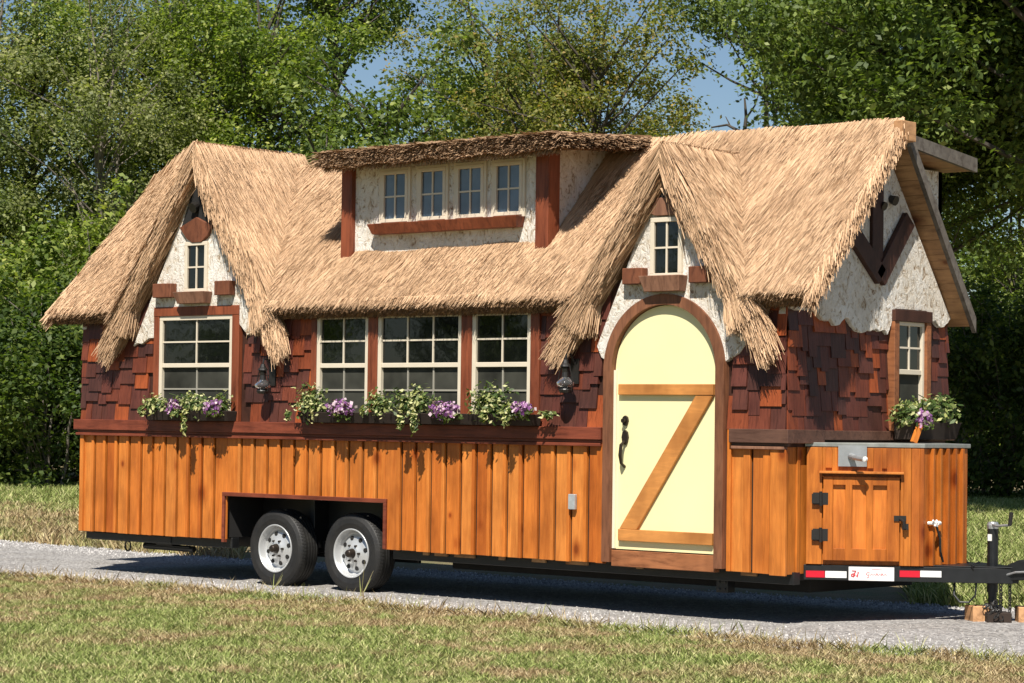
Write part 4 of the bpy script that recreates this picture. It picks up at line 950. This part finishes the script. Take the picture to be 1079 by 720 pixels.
# ================================================================== WINDOW BOX PLANTS
def leafcloud(n, size, ext, seed, up=0.6, trail=0.0, asp=0.5, shell=0.5):
    r = np.random.default_rng(abs(int(seed))+1000)
    d_ = unit(r.normal(0, 1, (n, 3))); rad = (shell+(1-shell)*r.uniform(0, 1, (n, 1)))*r.uniform(0.6, 1.1, (n, 1)); C_ = d_*rad*np.array(ext)
    nrm = unit(d_*0.6+np.array([0, -0.3, up])+r.normal(0, 0.45, (n, 3))); a = unit(np.cross(nrm, r.normal(0, 1, (n, 3)))); b_ = np.cross(nrm, a)
    s_ = size*r.uniform(0.6, 1.3, (n, 1))
    return np.stack([C_-a*s_/2, C_+b_*s_*asp/2-nrm*s_*0.08, C_+a*s_/2-nrm*s_*0.12, C_-b_*s_*asp/2-nrm*s_*0.08], 1)
def foliage_plant(loc, ext, n, seed, label, size=0.06, trail=None, rot=0, group=None):
    E_ = empty('trailing_plant', loc); E_.rotation_euler = (0, 0, rot); tag(E_, label, 'plant', group)
    V = leafcloud(int(n*2.5), size*0.85, (ext[0]*1.22, ext[1], ext[2]*1.12), seed, shell=0.1)
    V[..., 2] += ext[2]*0.55
    if trail:
        r = np.random.default_rng(seed+5)
        for (tx, ln) in trail:
            m = int(60*ln/0.2); V2 = leafcloud(m, size*0.95, (0.045, 0.03, ln/2), seed+int(tx*100)); V2 += np.array([tx, -ext[1]*0.85, -ln/2+0.06]); V = np.concatenate([V, V2])
    quads('foliage', V, m_varieg, E_); 
    st = MB(); r = random.Random(seed)
    for k in range(7): st.tube([(0, 0, -0.03), (r.uniform(-1, 1)*ext[0]*0.5, r.uniform(-1, 0.6)*ext[1]*0.5, ext[2]*0.6), (r.uniform(-1, 1)*ext[0], r.uniform(-1, 0.6)*ext[1], ext[2]*r.uniform(0.8, 1.4))], 0.004, 4)
    st.build('stem', m_leafD, E_)
    return E_
def flower_plant(loc, ext, n, seed, label, rot=0):
    E_ = empty('purple_flower', loc); E_.rotation_euler = (0, 0, rot); tag(E_, label, 'flower', 'purple flowers in the window boxes')
    V = leafcloud(n, 0.042, ext, seed, up=0.1, asp=0.85, shell=0.6); V[..., 2] += ext[2]*0.5; quads('blossoms', V, m_petal, E_)
    V = leafcloud(90, 0.05, (ext[0]*1.1, ext[1]*0.8, ext[2]*0.9), seed+1); V[..., 2] += ext[2]*0.1; quads('foliage', V, m_leafD, E_)
    return E_
GP = 'variegated plants in the window boxes'
zf = 1.735; yf_ = -0.16
foliage_plant((1.36, yf_, zf), (0.20, 0.12, 0.12), 190, 1, 'cream edged trailing plant at the left end of the left flower box', group=GP, trail=[(-0.1, 0.12)])
foliage_plant((1.93, yf_, zf), (0.26, 0.12, 0.14), 260, 2, 'variegated plant between the purple flowers of the left box, one stem hanging low', group=GP, trail=[(0.0, 0.34), (-0.15, 0.14)])
foliage_plant((2.36, yf_, zf+0.02), (0.15, 0.10, 0.13), 110, 3, 'small leafy plant at the right end of the left flower box', group=GP)
flower_plant((1.73, yf_-0.07, zf), (0.12, 0.07, 0.09), 150, 4, 'dark purple flower cluster left of centre in the left flower box')
flower_plant((2.33, yf_-0.08, zf), (0.15, 0.08, 0.09), 170, 5, 'light purple flower cluster at the right of the left flower box')
foliage_plant((3.66, yf_, zf), (0.22, 0.13, 0.2), 300, 6, 'bushy variegated plant at the left end of the long flower box', group=GP, trail=[(-0.2, 0.16)])
flower_plant((4.14, yf_-0.08, zf), (0.20, 0.08, 0.10), 230, 7, 'large purple flower cluster below the left window of the group of three')
foliage_plant((4.58, yf_, zf), (0.20, 0.11, 0.15), 220, 8, 'green plant right of the first purple cluster in the long box', group=GP, trail=[(-0.12, 0.1)])
foliage_plant((5.02, yf_, zf), (0.30, 0.13, 0.18), 360, 9, 'wide cream leaved plant hanging over the middle of the long flower box', group=GP, trail=[(-0.05, 0.24), (0.12, 0.26)])
flower_plant((5.50, yf_-0.08, zf), (0.22, 0.08, 0.09), 240, 10, 'purple flower cluster below the right side of the middle window')
foliage_plant((5.98, yf_, zf), (0.28, 0.13, 0.2), 340, 11, 'bushy dark and cream plant in the right half of the long flower box', group=GP, trail=[(0.02, 0.16)])
foliage_plant((6.25, yf_-0.04, zf-0.02), (0.14, 0.08, 0.08), 110, 12, 'pale leaved sprig spilling from the long box beside the last purple flowers', group=GP, trail=[(0.02, 0.16)])
flower_plant((6.42, yf_-0.06, zf+0.02), (0.16, 0.08, 0.08), 170, 13, 'pale purple flower cluster near the right end of the long flower box')
foliage_plant((6.66, yf_+0.02, zf-0.02), (0.1, 0.07, 0.05), 45, 14, 'curled green leaves sticking out past the right end of the long flower box', group=GP)
foliage_plant((L+0.22, 1.46, 1.72), (0.13, 0.13, 0.13), 130, 15, 'grey green trailing plant at the near end of the hitch side flower box', group=GP, size=0.07)
foliage_plant((L+0.22, 2.03, 1.74), (0.15, 0.26, 0.16), 300, 16, 'spreading variegated plant at the far end of the hitch side flower box', group=GP, size=0.08)
foliage_plant((L+0.2, 1.72, 1.76), (0.12, 0.14, 0.12), 130, 17, 'leafy plant behind the purple flowers below the end window', group=GP, size=0.07)
flower_plant((L+0.32, 1.60, 1.70), (0.10, 0.15, 0.09), 170, 18, 'lilac flower cluster in the flower box below the end window')

# ================================================================== TREES
def at(u, d_):
    D = cF+cR*((u-539.5)/FPX); D = D[:2]/np.linalg.norm(D[:2]); return CAM[0]+D[0]*d_, CAM[1]+D[1]*d_
def make_tree(name, Hh, Rr, base, ncl, per, leaf, mat, bark, seed, clr=(0.5, 0.95), trunk_r=0.16, twig=0.5, stems=1, flatten=0.75):
    """crown: clumps inside an uneven ellipsoid; returns empty with trunk and crown"""
    r = np.random.default_rng(seed); E_ = empty(name, (0, 0, 0))
    cz = (base+Hh)/2; hz = (Hh-base)/2
    d_ = unit(r.normal(0, 1, (ncl, 3))); rad = r.uniform(0.25, 1, (ncl, 1))**0.55
    ph = r.uniform(0, 6.28, 4); wob = 1+0.22*np.sin(3*np.arctan2(d_[:, 1], d_[:, 0])+ph[0])+0.18*np.sin(5*d_[:, 2]*2+ph[1])
    C_ = d_*rad*wob[:, None]*np.array([Rr, Rr, hz]); C_[:, 2] += cz; C_[:, 2] = np.maximum(C_[:, 2], 0.25)
    out = []
    sz = r.uniform(clr[0], clr[1], ncl)
    for i in range(ncl):
        n = int(per*(sz[i]/clr[1])**2*r.uniform(0.7, 1.2)); dd = unit(r.normal(0, 1, (n, 3))); rr = r.uniform(0, 1, (n, 1))**0.45
        Q = dd*rr*sz[i]*np.array([1, 1, flatten])*(1+0.35*np.sin(dd[:, :1]*6+i))+C_[i]
        nrm = unit(dd*0.5+np.array([0.1, -0.25, 0.75])+r.normal(0, 0.5, (n, 3))); a = unit(np.cross(nrm, r.normal(0, 1, (n, 3)))); b_ = np.cross(nrm, a)
        s_ = leaf*r.uniform(0.6, 1.35, (n, 1))
        out.append(np.stack([Q-a*s_/2, Q+b_*s_*0.3, Q+a*s_/2-nrm*s_*0.15, Q-b_*s_*0.3], 1))
    quads('crown', np.concatenate(out), mat, E_)
    t = MB(); rr = random.Random(seed)
    for s_ in range(stems):
        ox = rr.uniform(-0.6, 0.6)*(stems > 1); lx = rr.uniform(-0.9, 0.9)*(1.6 if stems > 1 else 1)
        pts_ = [(ox, 0, -0.1)]; 
        for k in range(1, 7): pts_.append((ox+lx*(k/6)**1.3+rr.uniform(-0.1, 0.1), rr.uniform(-0.15, 0.15), Hh*0.93*k/6))
        t.tube(pts_, [trunk_r*(1-0.14*k) for k in range(7)], 8)
    for i in r.choice(ncl, int(ncl*twig), replace=False):
        c_ = C_[i]; z0 = max(base*0.6, c_[2]-r.uniform(0.8, 2.4)); f = z0/Hh
        t.tube([(0.1*lx*f, 0, z0), (c_[0]*0.5+r.uniform(-.2, .2), c_[1]*0.5, (z0+c_[2])/2+r.uniform(-0.1, 0.3)), (c_[0], c_[1], c_[2]+0.2)], [trunk_r*0.33, trunk_r*0.2, 0.012], 5)
    t.build('trunk', bark, E_)
    return E_
def copy_tree(o, parent=None):
    c_ = o.copy(); COL.objects.link(c_)
    if parent is not None: c_.parent = parent
    for ch in list(o.children): copy_tree(ch, c_)
    return c_
protos = {}
def plant(kind, u, d_, s, rz, label, group, cat='tree', sz=None):
    if kind not in protos:
        K = {
          'tall': dict(name='broadleaf_tree', Hh=14.5, Rr=2.9, base=1.6, ncl=170, per=480, leaf=0.125, mat=m_leafA, bark=m_bark, seed=21),
          'grey': dict(name='broadleaf_tree', Hh=14.0, Rr=2.7, base=1.8, ncl=140, per=360, leaf=0.11, mat=m_leafG, bark=m_barkpale, seed=22, stems=3, trunk_r=0.10, twig=0.5),
          'olive': dict(name='broadleaf_tree', Hh=14.0, Rr=3.3, base=3.5, ncl=130, per=460, leaf=0.115, mat=m_leafB, bark=m_bark, seed=23, clr=(0.45, 0.9)),
          'maple': dict(name='maple_tree', Hh=15.2, Rr=4.2, base=5.5, ncl=180, per=620, leaf=0.14, mat=m_leafC, bark=m_bark, seed=24, clr=(0.6, 1.1), trunk_r=0.2, twig=0.22),
          'bush': dict(name='bush', Hh=4.2, Rr=2.0, base=0.2, ncl=60, per=330, leaf=0.13, mat=m_leafD, bark=m_barkpale, seed=25, stems=4, trunk_r=0.04, twig=0.6, clr=(0.4, 0.8)),
          'brightbush': dict(name='bush', Hh=5.5, Rr=2.2, base=0.3, ncl=70, per=320, leaf=0.14, mat=m_leafA, bark=m_barkpale, seed=26, stems=3, trunk_r=0.05, twig=0.5, clr=(0.4, 0.85)),
          'round': dict(name='broadleaf_tree', Hh=9.5, Rr=3.0, base=0.8, ncl=120, per=300, leaf=0.15, mat=m_leafC, bark=m_bark, seed=27, clr=(0.5, 1.0)),
          'high': dict(name='broadleaf_tree', Hh=15.5, Rr=3.0, base=11.2, ncl=60, per=420, leaf=0.13, mat=m_leafC, bark=m_bark, seed=29, clr=(0.5, 0.9), twig=0.7),
        }[kind]
        o = make_tree(**K); protos[kind] = o
    else: o = copy_tree(protos[kind])
    x, y = at(u, d_); o.location = (x, y, -0.05); o.rotation_euler = (0, 0, rz); o.scale = (s, s, s if sz is None else sz)
    return tag(o, label, cat, group)
GT = 'woodland edge trees behind the cottage'; GB = 'undergrowth bushes along the wood edge'; GK = 'deeper row of woodland trees'
plant('grey', -55, 64, 1.08, 0.3, 'tall thin stemmed grey green tree at the far left edge of the wood', GT)
plant('tall', 28, 66, 0.98, 0.0, 'tall leafy tree left of the sky chink in the left corner of the wood', GT)
plant('grey', 100, 62, 0.94, 1.9, 'pale stemmed grey leaved tree rising behind the left end of the roof', GT)
plant('tall', 172, 67, 1.07, 2.2, 'tall leafy tree directly above the left gable peak', GT)
plant('grey', 232, 65, 1.04, 4.0, 'tree with bare slanting pale stems right of the left gable peak', GT)
plant('tall', 278, 64, 0.99, 4.4, 'tall green tree bordering the left side of the blue sky gap', GT)
plant('round', 345, 58, 0.90, 1.0, 'rounded bright tree rising just behind the left half of the roof', GT)
plant('round', 405, 61, 1.1, 2.5, 'rounded tree above the left end of the dormer roof, under the sky gap', GT)
plant('tall', 512, 68, 0.97, 1.2, 'green tree bordering the right side of the left sky gap', GT)
plant('olive', 560, 64, 0.98, 0.4, 'olive leaved tree over the middle of the dormer roof', GT)
plant('olive', 628, 62, 0.95, 2.6, 'brownish olive tree with dark limbs over the right end of the dormer', GT)
plant('olive', 662, 65, 0.76, 4.1, 'smaller olive tree with branches reaching into the sky above the door gable', GT)
plant('high', 350, 68, 1.06, 2.2, 'high thin crown closing the top of the left sky gap', GT)
plant('high', 815, 64, 0.97, 0.5, 'high branching crown that closes the top of the right sky gap', GT)
plant('maple', 972, 54, 0.96, 0.0, 'dark green maple behind the hitch end roof, farther than its neighbour', GT)
plant('maple', 975, 47, 0.80, 2.0, 'big leaved maple directly behind the hitch end gable peak', GT)
plant('maple', 1118, 44, 1.0, 4.0, 'dense maple filling the upper right corner', GT)
plant('maple', 1180, 47, 1.0, 1.0, 'maple at the far right edge, mostly outside the picture', GT)
DL = ['deeper row tree beyond the far left frame edge', 'deeper row tree showing above the meadow left of the cottage', 'deeper row tree behind the left thatched eave', 'deeper row tree behind the left gable peak',
      'deeper row tree behind the left end of the dormer roof', 'deeper row tree under the left sky gap', 'deeper row tree behind the middle of the dormer roof', 'deeper row tree behind the right end of the dormer roof',
      'deeper row tree behind the door gable peak', 'low deeper row tree behind the main ridge, under the right sky gap', 'deeper row tree behind the main ridge near the hitch end', 'deeper row tree behind the end gable barge board',
      'deeper row tree above the trailer jack', 'deeper row tree past the right frame edge']
for i, (u, s) in enumerate([(-70, 0.95), (40, 0.9), (135, 1.0), (235, 0.95), (335, 0.9), (430, 0.86), (520, 0.9), (610, 0.86), (700, 0.74), (800, 0.7), (890, 1.0), (985, 1.05), (1075, 1.05), (1160, 1.0)]):
    plant('round', u, 80+(i % 3)*3, s, i*1.3, DL[i], GK, sz=s*1.02)
bl = [(-60, 57, 1.15, 'dark bush at the left frame edge beyond the meadow'), (0, 59, 1.0, 'dark bush second from the left frame edge beyond the meadow'), (50, 56, 1.05, 'dark bush in front of the wood just left of the cottage'),
      (105, 58, 1.2, 'bush behind the left corner of the plank skirt'), (165, 57, 1.15, 'bush hidden in part by the left thatched eave'),
      (1010, 58, 1.1, 'dark bush behind the end window flowers'), (1060, 56, 1.15, 'dark bush behind the trailer jack'), (1115, 55, 1.1, 'dark bush at the right frame edge')]
for i, (u, d_, s, lb) in enumerate(bl): plant('bush', u, d_, s, i*1.7, lb, GB, 'bush')
for i, (u, d_, s, lb) in enumerate([(25, 61, 1.1, 'light green shrub standing above the dark bushes at far left'), (90, 62, 1.2, 'light green shrub beside the left roof slope'), (150, 60, 1.25, 'light green shrub behind the left roof slope'), (215, 62, 1.15, 'light green shrub just behind the left gable')]):
    plant('brightbush', u, d_, s, i*2.1, lb, 'light green shrubs on the left', 'bush')
for i, (x, y, s_) in enumerate([(-14, -30, 0.62), (-19, -27, 0.66), (-24, -25, 0.6), (-30, -24, 0.68), (-36, -22, 0.64), (-21, -33, 0.66), (-8, -33, 0.6), (-28, -29, 0.7)]):
    o = copy_tree(protos['round']); o.location = (x, y, -0.05); o.rotation_euler = (0, 0, i*2.3); o.scale = (s_*1.1, s_*1.1, s_)
    tag(o, 'low tree across the field, mirrored dimly in the window panes', 'tree', 'trees across the field reflected in the windows')
# the wood beyond: a far, countless mass
r = np.random.default_rng(77); n = 70000
u = r.uniform(-180, 1260, n); d_ = r.uniform(92, 104, n); D = cF[None]+cR[None]*((u-539.5)/FPX)[:, None]; D = D[:, :2]/np.linalg.norm(D[:, :2], axis=1)[:, None]
top = 7.5+1.5*np.sin(u*0.03)+0.8*np.sin(u*0.11)
P = np.stack([CAM[0]+D[:, 0]*d_, CAM[1]+D[:, 1]*d_, r.uniform(0, 1, n)*top], 1)
nrm = unit(np.array([0.15, -0.5, 0.6])+r.normal(0, 0.5, (n, 3))); a = unit(np.cross(nrm, r.normal(0, 1, (n, 3)))); b_ = np.cross(nrm, a); s_ = 0.42*r.uniform(0.6, 1.3, (n, 1))
tag(quads('far_wood', np.stack([P-a*s_/2, P+b_*s_*0.32, P+a*s_/2, P-b_*s_*0.32], 1), m_leafD), 'dark far off wood seen between the nearer trees', 'woodland', kind='stuff')
# bare snag
x, y = at(782, 58); E_ = empty('bare_tree', (x, y, 0)); tag(E_, 'leafless dark snag poking above the ridge in the right sky gap', 'tree')
t = MB(); hz = 8.3
t.tube([(0, 0, 0), (0.05, 0, 4), (-0.05, 0, 7.6), (0.0, 0, 8.6)], [0.14, 0.12, 0.09, 0.06], 7); t.build('trunk', m_bark, E_)
t = MB(); t.tube([(0, 0, 8.5), (0.05, 0, 8.9), (0.0, 0, 9.35)], [0.05, 0.04, 0.02], 6); t.tube([(0, 0, 8.5), (-0.5, 0, 8.75), (-0.95, 0, 8.72)], [0.05, 0.03, 0.02], 6); t.tube([(0.04, 0, 8.85), (0.3, 0, 9.15), (0.4, 0.0, 9.4)], [0.03, 0.02, 0.012], 5); t.tube([(-0.4, 0, 8.7), (-0.55, 0, 8.95)], [0.02, 0.01], 5); t.build('branch', m_bark, E_)
# two weeds on the gravel by the tyres
for i, (gx, gy) in enumerate(((3.30, -0.28), (4.55, -0.33))):
    E_ = empty('weed_tuft', (gx, gy, 0.01)); tag(E_, ('dry weed stalks in front of the left tyre' if i == 0 else 'thin green weed stalk in front of the right tyre'), 'weed', 'weeds by the tyres')
    t = MB(); rr = random.Random(i+3)
    for k in range(7 if i == 0 else 4):
        a = rr.uniform(0, 6.28); hh = rr.uniform(0.08, 0.2) if i == 0 else rr.uniform(0.15, 0.42); t.tube([(0, 0, 0), (0.06*math.cos(a), 0.06*math.sin(a), hh*0.5), (0.12*math.cos(a), 0.12*math.sin(a), hh)], [0.004, 0.003, 0.001], 4)
    t.build('stalk', m_blade, E_)
if 'world' in H: del H['world']
